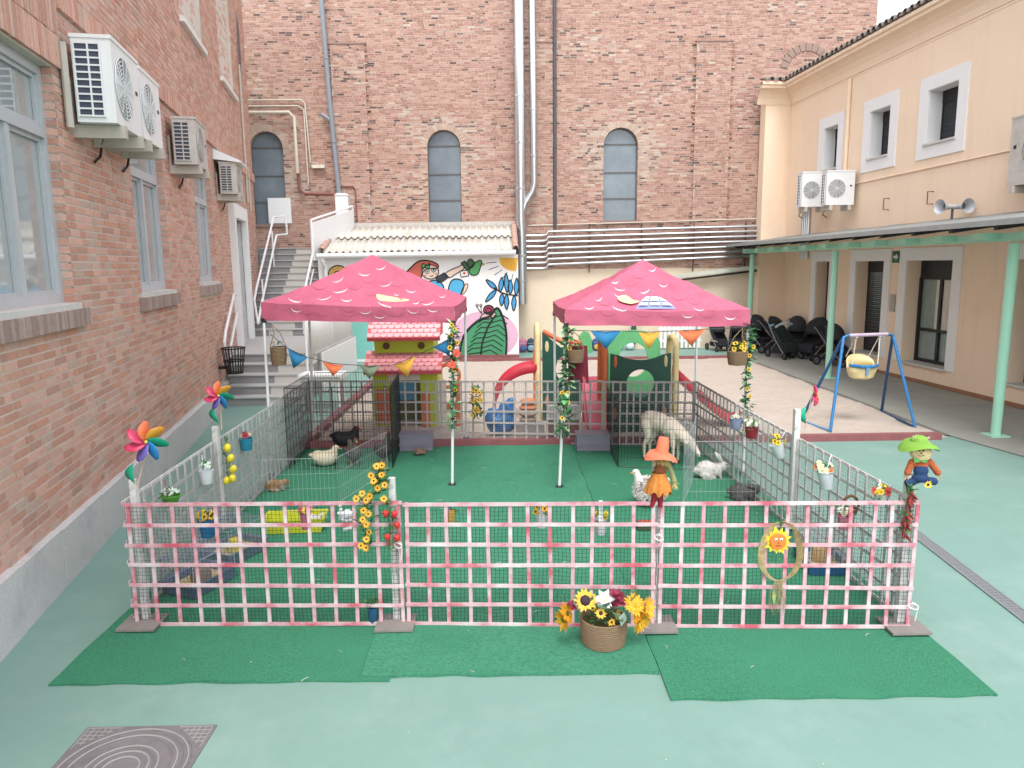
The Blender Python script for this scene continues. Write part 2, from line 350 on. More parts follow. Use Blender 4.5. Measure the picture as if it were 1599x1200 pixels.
# windows
m_alu = mat('grey_blue_aluminium', 'cbcfd3', .45, var=.05, metal=.15)
m_glass = mat('frosted_pane', 'b4bbbc', .06, k=.75, var=.06, scale=2, spec=.9, coat=.6)
m_blind = mat('pale_blind', 'd5dad9', .7)
for a, b, c, d in WIN:
    w = thing('x', None, None); COL.objects.unlink(w); bpy.data.objects.remove(w)
    f = MB(); y0, y1 = -.2, -.1
    f.b2(a, a+.09, y0, y1, c, d, ML); f.b2(b-.09, b, y0, y1, c, d, ML); f.b2(a+.09, b-.09, y0, y1, c, c+.09, ML); f.b2(a+.09, b-.09, y0, y1, d-.09, d, ML); f.b2(a+.09, b-.09, y0, y1+.01, 4.05, 4.15, ML)
    mid = (a+b)/2; f.b2(mid-.045, mid+.045, y0, y1, c+.09, 4.05, ML)
    fo = f.build('window', m_alu, brickhouse)
    rv_ = MB()
    for u0, u1 in ((a-.001, a+.006), (b-.006, b+.001)):
        z = c
        while z < d: rv_.b2(u0, u1, -.2, -.006, z, min(z+.063, d), ML, rr.choice(BT)); z += .08
    tag(rv_.build('reveal_brickwork', m_brick, brickhouse), kind='stuff')
    for p, q, z0, z1 in ((a+.09, mid-.045, c+.09, 4.05), (mid+.045, b-.09, c+.09, 4.05), (a+.09, b-.09, 4.15, d-.09)):
        MB().b2(p, q, -.17, -.16, z0, z1, ML).build('pane', m_glass, fo)
        g2 = MB()
        for (u0, u1, v0, v1) in ((p, p+.04, z0, z1), (q-.04, q, z0, z1), (p+.04, q-.04, z0, z0+.04), (p+.04, q-.04, z1-.04, z1)): g2.b2(u0, u1, -.158, -.13, v0, v1, ML)
        g2.build('sash', m_alu, fo)
# oval window, high on the wall
a, zc, ra, rb = OVAL; ring = MB(); n = 28
for k in range(n):
    t0 = 2*PI*k/n; t1 = 2*PI*(k+.86)/n
    pts = [(a+ra*r*math.cos(t), zc+rb*r*math.sin(t)) for r, t in ((1, t0), (1.25, t0), (1.25, t1), (1, t1))]
    MB().add([(p, .02, q) for p, q in pts]+[(p, -.05, q) for p, q in pts], [(0, 1, 2, 3), (0, 4, 5, 1), (1, 5, 6, 2), (2, 6, 7, 3), (3, 7, 4, 0)], rr.choice(SB), ML).build('oval_brick', m_brick, brickhouse)
MB().add([(a+ra*math.cos(2*PI*k/32), .012, zc+rb*math.sin(2*PI*k/32)) for k in range(32)], [tuple(range(32))], None, ML).build('oval_window', C('5d5450', .4), brickhouse)
# white portal
m_white = mat('white_plaster', 'f1f1f0', .8, var=.03, scale=3, k=.86)
p = MB(); a, b, z0, z1 = DOOR
p.b2(a-.3, a, -.34, .13, z0, z1+.32, ML); p.b2(b, b+.3, -.34, .13, z0, z1+.32, ML); p.b2(a, b, -.34, .128, z1, z1+.32, ML); p.build('door_surround', m_white, brickhouse)
dl = MB().b2(a, b, -.33, -.28, z0, z1, ML).build('door', C('c9ccd0', .5), brickhouse)
MB().ell(ML @ V((a+.12, -.25, 2.0)), .03, 8, 6).build('handle', m_galv, dl)
# ---- air conditioners (a helper used on both facades): local box x=width y=front(-) z
m_acw = mat('white_enamel', 'eef0f0', .35, var=.03, scale=5, k=.88)
m_acold = mat('aged_enamel', 'cfcac3', .5, var=.08, scale=7, dirt=('a79c90', .5), dscale=5)
m_coil = mat('dark_coil', '4a5264', .6); m_black = C('26272a', .5)
m_brk = mat('bracket_steel', 'c9c2b6', .6, var=.1)
def aircon(M, w, d, h, label, m, fan=True, hood=False, bracket=True, fs=-1):
    """M: origin at wall, bottom centre; x along the front, y outward, z up"""
    t = thing('air_conditioner', label, 'air conditioner', M.translation, 0, 'air conditioners on the facades')
    f0 = .1
    MB().b2(-w/2, w/2, f0, f0+d, 0, h, M).build('casing', m, t); MB().b2(-w/2-.012, w/2+.012, f0-.01, f0+d+.012, h, h+.035, M).build('top_cover', m, t)
    for sx in (-1, 1):
        g = MB().b2(sx*(w/2+.002), sx*(w/2+.006), f0+.03, f0+d*.72, .06, h-.05, M).build('side_coil', m_coil, t); gr = MB()
        for k in range(11): z = .06+(h-.11)*k/10; gr.b2(sx*(w/2+.006), sx*(w/2+.018), f0+.02, f0+d*.73, z-.008, z+.008, M)
        for yy in (f0+.025, f0+.03+d*.34, f0+d*.72): gr.b2(sx*(w/2+.006), sx*(w/2+.02), yy-.008, yy+.008, .05, h-.04, M)
        gr.build('side_grille', m, g)
    if fan:
        cx = fs*w*.14; fr = min(h*.38, w*.31); F = M @ Mx.Translation((cx, f0+d, h*.5)) @ Mx.Rotation(-PI/2, 4, 'X')
        fd = MB().lathe([(0, .004), (fr, .004), (fr, .001)], n=32, M=F).build('fan_opening', C('8d9296', .6), t); rg = MB()
        for k in range(1, 9): rg.lathe([(fr*k/8-.004, .006), (fr*k/8-.004, .014), (fr*k/8+.004, .014), (fr*k/8+.004, .006)], n=32, M=F)
        for k in range(12): a = k*PI/6; rg.bar((0, 0, .012), (fr*math.cos(a), fr*math.sin(a), .012), .006, .006, M=F)
        rg.build('fan_guard', m, fd)
        bl_ = MB()
        for k in range(3): a = k*2*PI/3; bl_.add([(0, 0, .0055), (fr*.85*math.cos(a-.35), fr*.85*math.sin(a-.35), .0055), (fr*.9*math.cos(a+.35), fr*.9*math.sin(a+.35), .0055)], [(0, 1, 2)], None, F)
        bl_.build('fan_blade', C('5b6066', .5), fd)
        MB().b2(-fs*w*.33, -fs*w*.40, f0+d, f0+d+.006, h*.55, h*.60, M).build('badge', m_black, t)
    if bracket:
        for sx in (-.33, .33):
            MB().b2(sx*w-.04, sx*w+.04, 0, f0+d+.04, -.13, -.003, M).build('bracket', m_brk, t)
            MB().b2(sx*w-.02, sx*w+.02, 0, .03, -.08, .45, M).build('bracket_post', m_brk, t)
    if hood: MB().prism([(0, h+.08), (f0+d+.12, h+.02), (f0+d+.12, h+.05), (0, h+.3)], w+.1, M @ Mx(((0, 0, 1, -w/2-.05), (1, 0, 0, 0), (0, 1, 0, 0), (0, 0, 0, 1)))).build('rain_hood', m_acw, t)
    MB().tube([M @ V(q) for q in ((w*.3, .12, 0), (w*.3, .08, -.1), (w*.38, .03, -.22), (w*.2, .02, -.3))], .014, 6).build('hose', m_black, t)
    return t
def LM(s, z, n=0.): return ML @ Mx.Translation((s, n, z))
aircon(LM(3.28, 4.27), .98, .36, .8, 'big white air conditioner nearest the camera, beside the first left window', m_acw)
aircon(LM(4.36, 4.3), .92, .34, .76, 'white air conditioner mounted second along the left brick wall', m_acw)
aircon(LM(7.55, 4.42), .9, .34, .68, 'aged beige air conditioner third along the left brick wall', m_acold)
aircon(LM(11.85, 4.37), .9, .34, .62, 'aged air conditioner under a white rain hood near the left doorway', m_acold, hood=True)
mb = MB().tube([ML @ V(q) for q in ((2.72, .05, 5.0), (2.72, .05, 4.2))], .035, 8); mb.build('conduit', m_brk, brickhouse)
for s0, z0, z1 in ((16.4, 4.6, 8.2), (16.9, 4.4, 5.6)): MB().tube([ML @ V((s0, .04, z0)), ML @ V((s0, .04, z1))], .03, 8).build('conduit', m_brk, brickhouse)
# ================================================================== STAIRS
m_step = mat('grey_terrazzo', '9a9a9a', .8, var=.12, scale=40, bump=.2); m_stepl = mat('pale_terrazzo', 'd8d5cf', .8, var=.08, scale=30); m_tread = mat('step_tread', 'c4c3c0', .75, var=.08, scale=30)
def wallX(Y): return LO.x+Lt.x/Lt.y*(Y-LO.y)
st = thing('staircase', 'grey stone staircase between the brick building and the mural shed', 'stairs', (-5, 15.1, 0))
RS, GO = .19, .3
def step(y0, z0, go, x0, x1, pl0, pl1):
    MB().b2(x0, x1, y0, y0+.3, z0, z0+RS-.03).build('riser', m_step, st)
    MB().b2(pl0, pl1, y0-.006, y0+.1, z0, z0+RS-.032).build('riser_panel', m_stepl, st)
    MB().b2(x0, x1, y0-.03, y0+go+.02, z0+RS-.03, z0+RS).build('tread', m_tread, st)
for k in range(5): y = 15.12+k*GO; step(y, k*RS, GO, wallX(y)+.08, -4.07, -4.85, -4.08)
MB().b2(-7.0, -4.07, 16.64, 20.5, 0, .948).build('landing', m_tread, st)
for k in range(13): y = 20.5+k*.27; step(y, .95+k*RS, .27, wallX(y)+.02, -5.42, -6.4, -5.75)
MB().b2(-9, -5.42, 24.0, 24.58, 2, 3.42).build('top_landing', m_step, st)
m_wmet = mat('white_metal', 'f0f1f2', .45, var=.03, k=.86)
hr = thing('handrail', 'white double handrail on the brick wall by the lower steps', 'handrail', ML @ V((10.5, .1, .6)), 0)
MB().tube([ML @ V(q) for q in ((10.55, .1, .75), (10.5, .1, 1.3), (10.75, .1, 1.5), (12.25, .1, 2.22), (12.55, .1, 2.2), (12.55, .02, 2.2))], .03, 8).build('rail', m_wmet, hr, smooth=True)
MB().tube([ML @ V(q) for q in ((11.3, .1, .9), (11.3, .1, 1.15), (12.5, .1, 1.78), (12.6, .02, 1.78))], .03, 8).build('rail', m_wmet, hr, smooth=True)
for s_, z_ in ((11.5, 1.83), (12.1, 1.5)): MB().tube([ML @ V((s_, -.01, z_)), ML @ V((s_, .1, z_))], .012, 6).build('wall_bracket', m_wmet, hr)
hr2 = thing('handrail', 'white double handrail climbing the wall beside the upper steps', 'handrail', ML @ V((15.6, .3, .95)), 0)
MB().tube([V(q) for q in ((-6.62, 20.3, 1.3), (-6.68, 20.3, 1.95), (-6.78, 20.9, 2.3), (-7.0, 23.6, 4.35), (-6.75, 23.9, 4.4), (-6.7, 23.9, 4.1))], .032, 8).build('rail', m_wmet, hr2, smooth=True)
MB().tube([V(q) for q in ((-6.62, 20.3, 1.3), (-6.7, 20.9, 1.75), (-6.95, 23.6, 3.8), (-6.7, 23.9, 3.85), (-6.7, 23.9, 4.1))], .032, 8).build('rail', m_wmet, hr2, smooth=True)
for q in ((-6.72, 21.2, 1.14), (-6.9, 23., 2.85)): MB().tube([V(q), V(q)+V((0, 0, 1.35 if q[1] < 22 else 1.05))], .025, 6).build('post', m_wmet, hr2)
pr_ = thing('stair_parapet', 'white solid parapet panel at the top of the staircase above the shed roof', 'parapet', (-5.43, 22, 3.1))
P0, P1 = V((-5.46, 22.0, 0)), V((-4.72, 24.4, 0))
pn = MB(); pn.add([P0+V((0, 0, 3.0)), P1+V((0, 0, 3.5)), P1+V((0, 0, 4.62)), P0+V((0, 0, 4.08)), P0+V((.05, 0, 3.0)), P1+V((.05, 0, 3.5)), P1+V((.05, 0, 4.62)), P0+V((.05, 0, 4.08))], [(3, 2, 1, 0), (4, 5, 6, 7), (0, 4, 7, 3), (1, 2, 6, 5), (3, 7, 6, 2)]); pn.build('panel', m_wmet, pr_)
MB().tube([P0+V((0, 0, 3)), P0+V((0, 0, 4.16)), P1+V((0, 0, 4.72)), P1+V((0, 0, 3.6))], .035, 8).build('rail', m_wmet, pr_)
MB().tube([V((-5.44, 20.5, 1.)), V((-5.44, 20.6, 2.0)), V((-5.46, 22.0, 3.2))], .03, 8).build('rail', m_wmet, pr_); MB().tube([V((-5.44, 20.6, 1.6)), V((-5.46, 22.0, 2.75))], .022, 8).build('rail', m_wmet, pr_)
lp = thing('landing_screen', 'white sheeted railing along the open side of the stair landing', 'railing', (-4.1, 18, .95))
q = MB(); N_ = 14
for i in range(N_+1):
    y = 15.75+4.75*i/N_; dx = .02*math.sin(i*1.7); q.v += [(-4.12+dx, y, 2.02), (-4.12-dx, y, .84+.05*math.sin(i*.9)+.06*(i/N_))]
q.f = [(2*i, 2*i+1, 2*i+3, 2*i+2) for i in range(N_)]; q.c = [None]*N_; so_ = q.build('sheet', m_white, lp, smooth=True); so_.modifiers.new('t', 'SOLIDIFY').thickness = .02
for y in (15.72, 18.1, 20.5): MB().tube([(-4.14, y, .1 if y < 16 else .9), (-4.14, y, 2.08)], .03, 8).build('post', m_wmet, lp)
MB().b2(-4.065, -4.04, 16.7, 20.6, 0, .9).build('side_wall', m_white, st)
# litter basket fixed on the wall
m_bk = C('1e1f22', .45)
lb = thing('litter_basket', 'black slatted litter basket fixed to the brick wall by the steps', 'litter bin', ML @ V((10.2, .3, .72)))
M0 = ML @ Mx.Translation((10.25, .3, .68))
for k in range(22):
    a = 2*PI*k/22; MB().bar((.16*math.cos(a), .16*math.sin(a), 0), (.23*math.cos(a), .23*math.sin(a), .52), .022, .006, M=M0).build('slat', m_bk, lb)
for r, z in ((.235, .52), (.2, .26), (.162, .01)): MB().lathe([(r-.008, z-.012), (r+.008, z-.012), (r+.008, z+.012), (r-.008, z+.012), (r-.008, z-.012)], n=28, M=M0).build('hoop', m_bk, lb)
MB().lathe([(0, 0), (.16, 0), (.16, .01), (0, .01)], n=20, M=M0).build('base', m_bk, lb); MB().b2(-.05, .05, -.36, -.14, .1, .16, M0).build('bracket', m_bk, lb)
# ================================================================== CHURCH WALL (back)
CY = 24.6
church = thing('brick_church', 'tall old brick church wall with arched windows closing the back of the court', 'building', (2, CY, 0))
m_cbrick = mat('old_brick', 'b08578', .92, var=.16, scale=14, bump=.4, bscale=90, attr=True)
m_cmortar = mat('old_mortar', 'cfc0b3', .95, k=.7, var=.12, scale=3, bump=.3)
CT = [tuple(m_*(.9*a+.1*b)*.97 for a, b, m_ in zip(hx(h), hx('dcc4b8', .8), (1, .95, .9))) for h in ('bd9486', 'b3897c', 'c49c8e', 'a97f72', 'b78d83', 'c8a496', 'a5786b')]
CD = [tuple(.7*c_ for c_ in hx(h)) for h in ('8a6e68', '7a625e', '94766d')]; CB = [tuple(.88*c_ for c_ in hx(h)) for h in ('d3bba9', 'cdb3a2', 'd9c4b3', 'c6ab9b', '8f7972')]
CW = [(-7.4, .53), (-1.76, .53), (3.9, .55)]; WZ0, WZS = 4.2, 6.55        # centre, half width; sill, spring line
PIL = [(-5.25, -4.13), (.6, 1.75), (6.22, 7.38)]
MCH = Mx(((1, 0, 0, 0), (0, -1, 0, CY), (0, 0, 1, 0), (0, 0, 0, 1)))         # local (x, n, z)
opens = [(c-h, c+h, WZ0, WZS) for c, h in CW]
def in_arch(x, z): return any(z >= WZS-.01 and (x-c)**2+(z-WZS)**2 < (h+.17)**2 for c, h in CW)
lst = courses(-9.2, 11.9, 2.66, 12.2, .066, .205, .015, opens, 0, CT, rr)
bw = MB()
for a, b, z0, z1, dep, tc in lst:
    mx_, mz = (a+b)/2, (z0+z1)/2
    if in_arch(mx_, mz): continue
    pale = max([0]+[1-math.hypot((mx_-c)/1.75, (mz-6.1)/1.75) for c, h in CW])+.38*mnoise.noise(V((mx_*.55, mz*.9, 4)))+.1*mnoise.noise(V((mx_*3, mz*3, 4)))
    r_ = rr.random()
    col = rr.choice(CB) if r_ < pale*1.3 else (rr.choice(CD) if r_ > .965-.1*max(0, mnoise.noise(V((mx_*.8, mz*1.4, 9)))) else tc)
    dep += .05 if any(p <= mx_ <= q for p, q in PIL) and mz < 9.68 else 0
    bw.b2(a, b, -.03, dep, z0, z1, MCH, col)
tag(bw.build('brickwork', m_cbrick, church), kind='stuff')
core = MB(); xs = sorted({-9.2, 11.9}|{v_ for o in opens for v_ in o[:2]})
for a, b in zip(xs[:-1], xs[1:]):
    op = [c for c, h in CW if abs((a+b)/2-c) < .3]
    if op:
        c = op[0]; h = (b-a)/2; core.b2(a, b, -.6, -.004, 0, WZ0, MCH); n = 14
        for k in range(n):                                        # wall above the arch, in slices
            x0, x1 = a+(b-a)*k/n, a+(b-a)*(k+1)/n; u = max(abs(x0-c), abs(x1-c)) if True else 0
            zt = WZS+math.sqrt(max(0, h*h-min(abs(x0-c), abs(x1-c))**2)); core.b2(x0, x1, -.6, -.004, zt, 12.2, MCH)
    else: core.b2(a, b, -.6, -.004, 0, 12.2, MCH)
for p, q in PIL: core.b2(p+.03, q-.03, -.01, .046, 2.66, 9.66, MCH)
core.build('wall', m_cmortar, church)
for p, q in PIL: MB().b2(p-.03, q+.03, -.02, .075, 9.66, 9.7, MCH).build('ledge', m_cbrick if False else C('a78a80', .9), church)
m_leaded = mat('dusty_leaded_glass', '7a868f', .12, var=.2, scale=1.6, spec=.6, dirt=('6c7983', .6), dscale=1.4)
m_wfr = C('6e6a68', .6)
for c, h in CW:
    n = 20; pts = [(c-h, WZ0), (c+h, WZ0)]+[(c+h*math.cos(PI*k/n), WZS+h*math.sin(PI*k/n)) for k in range(n+1)]
    w = MB().add([(x, -.2, z) for x, z in pts], [tuple(range(len(pts)))], None, MCH).build('window', m_leaded, church)
    for z in (WZS+.06, WZS-.82, WZS-1.64): MB().b2(c-h, c+h, -.2, -.17, z-.017, z+.017, MCH).build('glazing_bar', m_wfr, w)
    MB().tube([MCH @ V((x, -.185, z)) for x, z in pts[1:]+[pts[0]]], .022, 6).build('frame', m_wfr, w)
    MB().b2(c-h-.08, c+h+.08, -.22, .06, WZ0-.09, WZ0, MCH).build('sill', C('9a8078', .9), church)
    for k in range(21):                                           # voussoirs
        t0, t1 = PI*k/21, PI*(k+.88)/21; q = [(c+r*math.cos(t), WZS+r*math.sin(t)) for r, t in ((h, t0), (h+.2, t0), (h+.2, t1), (h, t1))]
        MB().add([(x, .012, z) for x, z in q]+[(x, -.2, z) for x, z in q], [(0, 1, 2, 3), (0, 4, 5, 1), (1, 5, 6, 2), (2, 6, 7, 3), (3, 7, 4, 0)], rr.choice(CB[:4]), MCH).build('voussoir', m_cbrick, church)
MB().b2(-7.45, -6.72, -.1, .02, 4.22, 5.02, MCH).build('window_panel', m_wmet, church)
m_cream = mat('cream_render', 'ead8c0', .9, k=.85, var=.05, scale=1.5, bump=.15, bscale=120, dirt=('cdb597', .4), dscale=.7)
MB().b2(.5, 9.3, -.01, .02, 0, 2.66, MCH).build('painted_dado', m_cream, church)
# arch remains beside the roof
for k in range(11):
    t0, t1 = PI*(.02+k*.085), PI*(.02+k*.085+.075); q = [(9.75+r*math.cos(t), 8.75+r*math.sin(t)) for r, t in ((.62, t0), (.84, t0), (.84, t1), (.62, t1))]
    MB().add([(x, .03, z) for x, z in q]+[(x, -.02, z) for x, z in q], [(0, 1, 2, 3), (0, 4, 5, 1), (1, 5, 6, 2), (2, 6, 7, 3), (3, 7, 4, 0)], tuple(.75*c_ for c_ in hx('b89e92')), MCH).build('arch_stone', m_cbrick, church)
# pipes on the church wall
m_steel = mat('silver_duct', 'd3d6d9', .28, metal=.85, var=.06, scale=8); m_gpipe = mat('grey_plastic_pipe', '8f959d', .5, var=.06); m_dpipe = C('55565c', .5)
m_cpipe = mat('cream_pipe', 'cfc6b6', .6, var=.08); m_rust = mat('rust_red_pipe', '8c5a50', .7, var=.15)
def pipe(name, pts, r, m, label, group=None, joints=(), n=12):
    t = thing(name, label, 'pipe', pts[0] if pts[0][2] < pts[-1][2] else pts[-1], 0, group)
    MB().tube(pts, r, n).build('tube', m, t, smooth=True)
    for p, d in joints: MB().lathe([(r+.004, -.03), (r+.012, -.025), (r+.012, .025), (r+.004, .03)], p, n).build('collar', m, t)
    return t
yd = CY-.4
pipe('duct', [(.66, yd, 12), (.66, yd, 4.2), (.68, yd, 3.9), (.7, yd, 1.55)], .165, m_steel, 'wide silver duct running full height down the church wall', 'silver ducts', [((.66, yd, z), 0) for z in (5.2, 6.6, 8.0, 9.4)]+[((.7, yd, 3.1), 0), ((.7, yd, 2.3), 0)])
pipe('duct', [(1.06, yd, 12), (1.1, yd, 5.35), (1.05, yd, 5.12), (.8, yd, 4.72), (.68, yd-.05, 4.35)], .105, m_steel, 'narrower silver duct that elbows into the wide one', 'silver ducts', [((1.08, yd, z), 0) for z in (6.2, 7.6, 9.0)])
pipe('downpipe', [(-5.42, CY-.2, 12), (-5.28, CY-.2, 8), (-5.12, CY-.2, 5.1)], .075, m_gpipe, 'grey plastic downpipe between the left arched windows', None, [((-5.32, CY-.2, 9.2), 0), ((-5.2, CY-.2, 6.7), 0)])
MB().tube([(-5.55, CY-.2, 7.55), (-5.27, CY-.2, 7.35)], .06, 8).build('branch', m_gpipe, bpy.data.objects['downpipe'])
pipe('downpipe', [(1.78, CY-.08, 12), (1.78, CY-.08, 4.0)], .055, m_dpipe, 'dark slim downpipe just right of the silver ducts', None, [((1.78, CY-.08, 8.6), 0), ((1.78, CY-.08, 6.5), 0)])
bx = thing('pipe_casing', 'white boxed pipe casing at the foot of the grey downpipe', 'casing', (-5.05, CY-.2, 3.6)); MB().b2(-5.22, -4.82, CY-.34, CY-.02, 3.7, 5.05).build('box', m_wmet, bx); MB().prism([(-5.24, 5.05), (-4.8, 5.05), (-4.88, 5.12), (-5.16, 5.12)], .34, Mx(((1, 0, 0, 0), (0, 0, -1, CY-.02), (0, 1, 0, 0), (0, 0, 0, 1)))).build('cap', m_wmet, bx)
pipe('wall_pipe', [(-8.2, CY-.25, 7.6), (-6.55, CY-.25, 7.6), (-6.4, CY-.25, 7.45), (-6.38, CY-.25, 5.75)], .055, m_cpipe, 'thick cream pipe bending round the leftmost arched window', 'cream wall pipes')
pipe('wall_pipe', [(-8.2, CY-.1, 8.0), (-6.2, CY-.1, 8.0), (-6.08, CY-.1, 7.9), (-6.0, CY-.1, 6.1), (-5.75, CY-.1, 6.05)], .025, m_cpipe, 'thin cream conduit running topmost beside the leftmost arched window', 'cream wall pipes')
pipe('wall_pipe', [(-8.2, CY-.1, 7.82), (-6.3, CY-.1, 7.82), (-6.12, CY-.1, 7.7), (-6.1, CY-.1, 5.4)], .025, m_cpipe, 'thin cream conduit dropping just beside the thick cream pipe', 'cream wall pipes')
pipe('wall_pipe', [(-6.38, CY-.2, 5.75), (-6.36, CY-.2, 5.25), (-6.2, CY-.2, 5.12), (-5.3, CY-.2, 5.1)], .05, m_rust, 'rust red pipe joining the cream pipe to the grey downpipe')
pipe('wall_pipe', [(-5.3, CY-.08, 5.35), (-4.68, CY-.08, 5.35), (-4.62, CY-.08, 5.25), (-4.6, CY-.08, 4.05)], .022, m_rust, 'thin rust red pipe dropping beside the white casing')
MB().b2(-5.95, -5.55, CY-.16, CY-.04, 5.92, 6.02).build('emergency_lamp', C('e6e2cf', .5)); tag(bpy.data.objects['emergency_lamp'], 'small cream lamp fixture on the brick beside the grey downpipe', 'lamp')
# bundle of silver service pipes
for k in range(7):
    z = 3.86-.175*k; zl = z-.12-.0*k; y = CY-.14-.012*k
    pipe('service_pipe', [(.82, y, zl), (1.36, y, zl), (1.5, y-.03, zl+.02), (1.55, y-.03, z), (9.1-.0*k, y, z+.12+.02*k)], .043, m_steel, ['topmost', 'second', 'third', 'fourth', 'fifth', 'sixth', 'lowest'][k]+' silver service pipe of the bundle along the back wall', 'silver service pipes', n=8)
pipe('service_pipe', [(.9, CY-.06, 4.06), (9.15, CY-.06, 4.22)], .022, m_cpipe, 'thin cream conduit above the bundle of silver pipes')
for x in (2.9, 4.6, 6.3, 8.0): tag(MB().b2(x-.01, x+.01, CY-.12, CY-.02, 2.55, 4.1).build('pipe_clamp', m_dpipe), {2.9: 'leftmost', 4.6: 'second from left', 6.3: 'third from left', 8.0: 'rightmost'}[x]+' dark vertical strap behind the silver pipe bundle', 'clamp', 'pipe clamps on the back wall')
ct = thing('cable_tray', 'pale cable tray sloping up the back wall to the porch', 'cable tray', (5.2, CY-.25, 2.2)); MB().bar((4.9, CY-.25, 2.3), (9.2, CY-.25, 2.75), .16, .12).build('tray', C('cfd2c6', .6), ct); MB().bar((5.2, CY-.25, 2.2), (9.2, CY-.25, 2.63), .08, .06).build('cables', m_black, ct)
# ================================================================== SHED WITH MURAL
shed = thing('mural_shed', 'low white shed with a painted mural and a corrugated roof', 'shed', (-2.4, 22.15, 0))
SY = 22.15
MB().b2(-5.35, .52, SY, CY-.62, 0, 3.12).build('wall', m_white, shed)
m_corr = mat('fibre_cement_sheet', 'd8d2c8', .85, var=.1, scale=5, bump=.3, dirt=('a89c8c', .55), dscale=1.8)
def corr(x0, x1, ya, za, yb, zb):
    mb = MB(); n = int((x1-x0)/.022); vs = []
    for i in range(n+1):
        x = x0+(x1-x0)*i/n; dz = .035*math.sin(2*PI*(x+6)/.2); vs += [(x, ya, za+dz), (x, yb, zb+dz)]
    mb.add(vs, [(2*i, 2*i+2, 2*i+3, 2*i+1) for i in range(n)]); o = mb.build('roof_sheet', m_corr, shed, smooth=True); o.modifiers.new('t', 'SOLIDIFY').thickness = .012
xs = [-5.1, -4.0, -2.9, -1.8, -.7, .36]
for a, b in zip(xs[:-1], xs[1:]):
    j = rr.uniform(-.012, .012); corr(a-.03, b+.03, 21.92, 3.24+j, 23.35, 3.70+j); corr(a-.03, b+.03, 23.2, 3.70+j, CY-.12, 4.1+j)
m_tile = mat('terracotta_ridge', 'c4a294', .9, var=.12, scale=10)
for x, n in ((-5.2, 9), (.44, 9)):
    for k in range(n):
        y = 21.95+k*.29; z = 3.28+.325*(y-21.95); M0 = Mx.Translation((x, y, z)) @ Mx.Rotation(math.atan(.325), 4, 'X'); q = MB()
        q.add([(.1*math.cos(t*PI/8), 0, .1*math.sin(t*PI/8)) for t in range(9)]+[(.085*math.cos(t*PI/8), .33, .085*math.sin(t*PI/8)) for t in range(9)], [(i, i+1, i+10, i+9) for i in range(8)]); q.add([(.085*math.cos(t*PI/8), 0, .085*math.sin(t*PI/8)) for t in range(9)]+[(.1*math.cos(t*PI/8), 0, .1*math.sin(t*PI/8)) for t in range(9)], [(i, i+1, i+10, i+9) for i in range(8)])
        o = q.build('ridge_tile', m_tile, shed, smooth=True); o.data.transform(wmat(shed).inverted() @ M0 @ wmat(shed)) if False else o.data.transform(wmat(shed)); o.data.transform(M0); o.data.transform(wmat(shed).inverted())
MB().b2(-5.25, .5, CY-.14, CY-.02, 4.05, 4.2).build('flashing', C('cfcac2', .7), shed)
MB().tube([(-5.3, 21.86, 3.13), (.45, 21.86, 3.17)], .075, 10).build('gutter', m_wmet, shed, smooth=True)
MB().tube([(-5.2, 21.88, 3.1), (-5.15, 21.9, 2.95), (-5.12, 22.05, 2.8), (-5.12, 22.05, .1)], .06, 10).build('downpipe', m_wmet, shed, smooth=True)
MB().b2(-3.05, .52, SY-.12, SY-.001, 0, .16).build('plinth', m_red, shed)
# mural: flat painted shapes on the wall (each a thin coat of paint)
MUR = [0]
def paint(name, pts, hexc, lvl=1, outline=.0, closed=True, label=None):
    """pts in photo pixels on the shed front; outline draws a dark brush line"""
    P = [OY(x, y, SY) for x, y in pts]; MUR[0] += 1; d = .0025*lvl+.00005*MUR[0]
    if hexc:
        q = MB().add([(p.x, SY-d, p.z) for p in P]+[(p.x, SY-.0001, p.z) for p in P], [tuple(range(len(P)))]+[(i, i+len(P), (i+1) % len(P)+len(P), (i+1) % len(P)) for i in range(len(P))]); o = q.build(name, C(hexc, .75, var=.05), shed)
        if label: o['label'] = label
    if outline:
        L_ = P+([P[0]] if closed else []); q = MB()
        for a, b in zip(L_[:-1], L_[1:]): q.bar((a.x, SY-d-.001, a.z), (b.x, SY-d-.001, b.z), .002, outline) if False else q.tube([(a.x, SY-d, a.z), (b.x, SY-d, b.z)], outline/2, 5)
        q.build(name+'_outline', C('23282b', .7), shed)
def smooth_poly(pts, n=6):
    out = []; m = len(pts)
    for i in range(m):
        p0, p1, p2, p3 = (V(pts[(i+k-1) % m]).to_2d() if False else V((*pts[(i+k-1) % m], 0)) for k in range(4))
        for t in range(n):
            u = t/n; q = .5*((2*p1)+(-p0+p2)*u+(2*p0-5*p1+4*p2-p3)*u*u+(-p0+3*p1-3*p2+p3)*u**3); out.append((q.x, q.y))
    return out
def ellp(cx, cy, rx, ry, n=28, a0=0, a1=2*PI): return [(cx+rx*math.cos(a0+(a1-a0)*k/n), cy+ry*math.sin(a0+(a1-a0)*k/n)) for k in range(n if a1-a0 > 6.2 else n+1)]
paint('mural_pink_circle', [p for p in ellp(757, 525, 52, 42) if p[1] < 562]+[(800, 561), (722, 561)] if False else ellp(757, 524, 52, 38), 'e3b9d2', 1)
paint('mural_pink_strip', [(518, 470), (537, 470), (537, 561), (516, 561)], 'd9b4cc', 1)
paint('mural_teal_panel', [(537, 470), (590, 470), (582, 561), (537, 561)], '86cfc4', 1)
paint('mural_vine', [(527, 480), (530, 505), (524, 530), (526, 560)], None, 2, .05, False)
paint('mural_vine_curl', ellp(531, 528, 3.5, 4.5, 12), None, 2, .03)
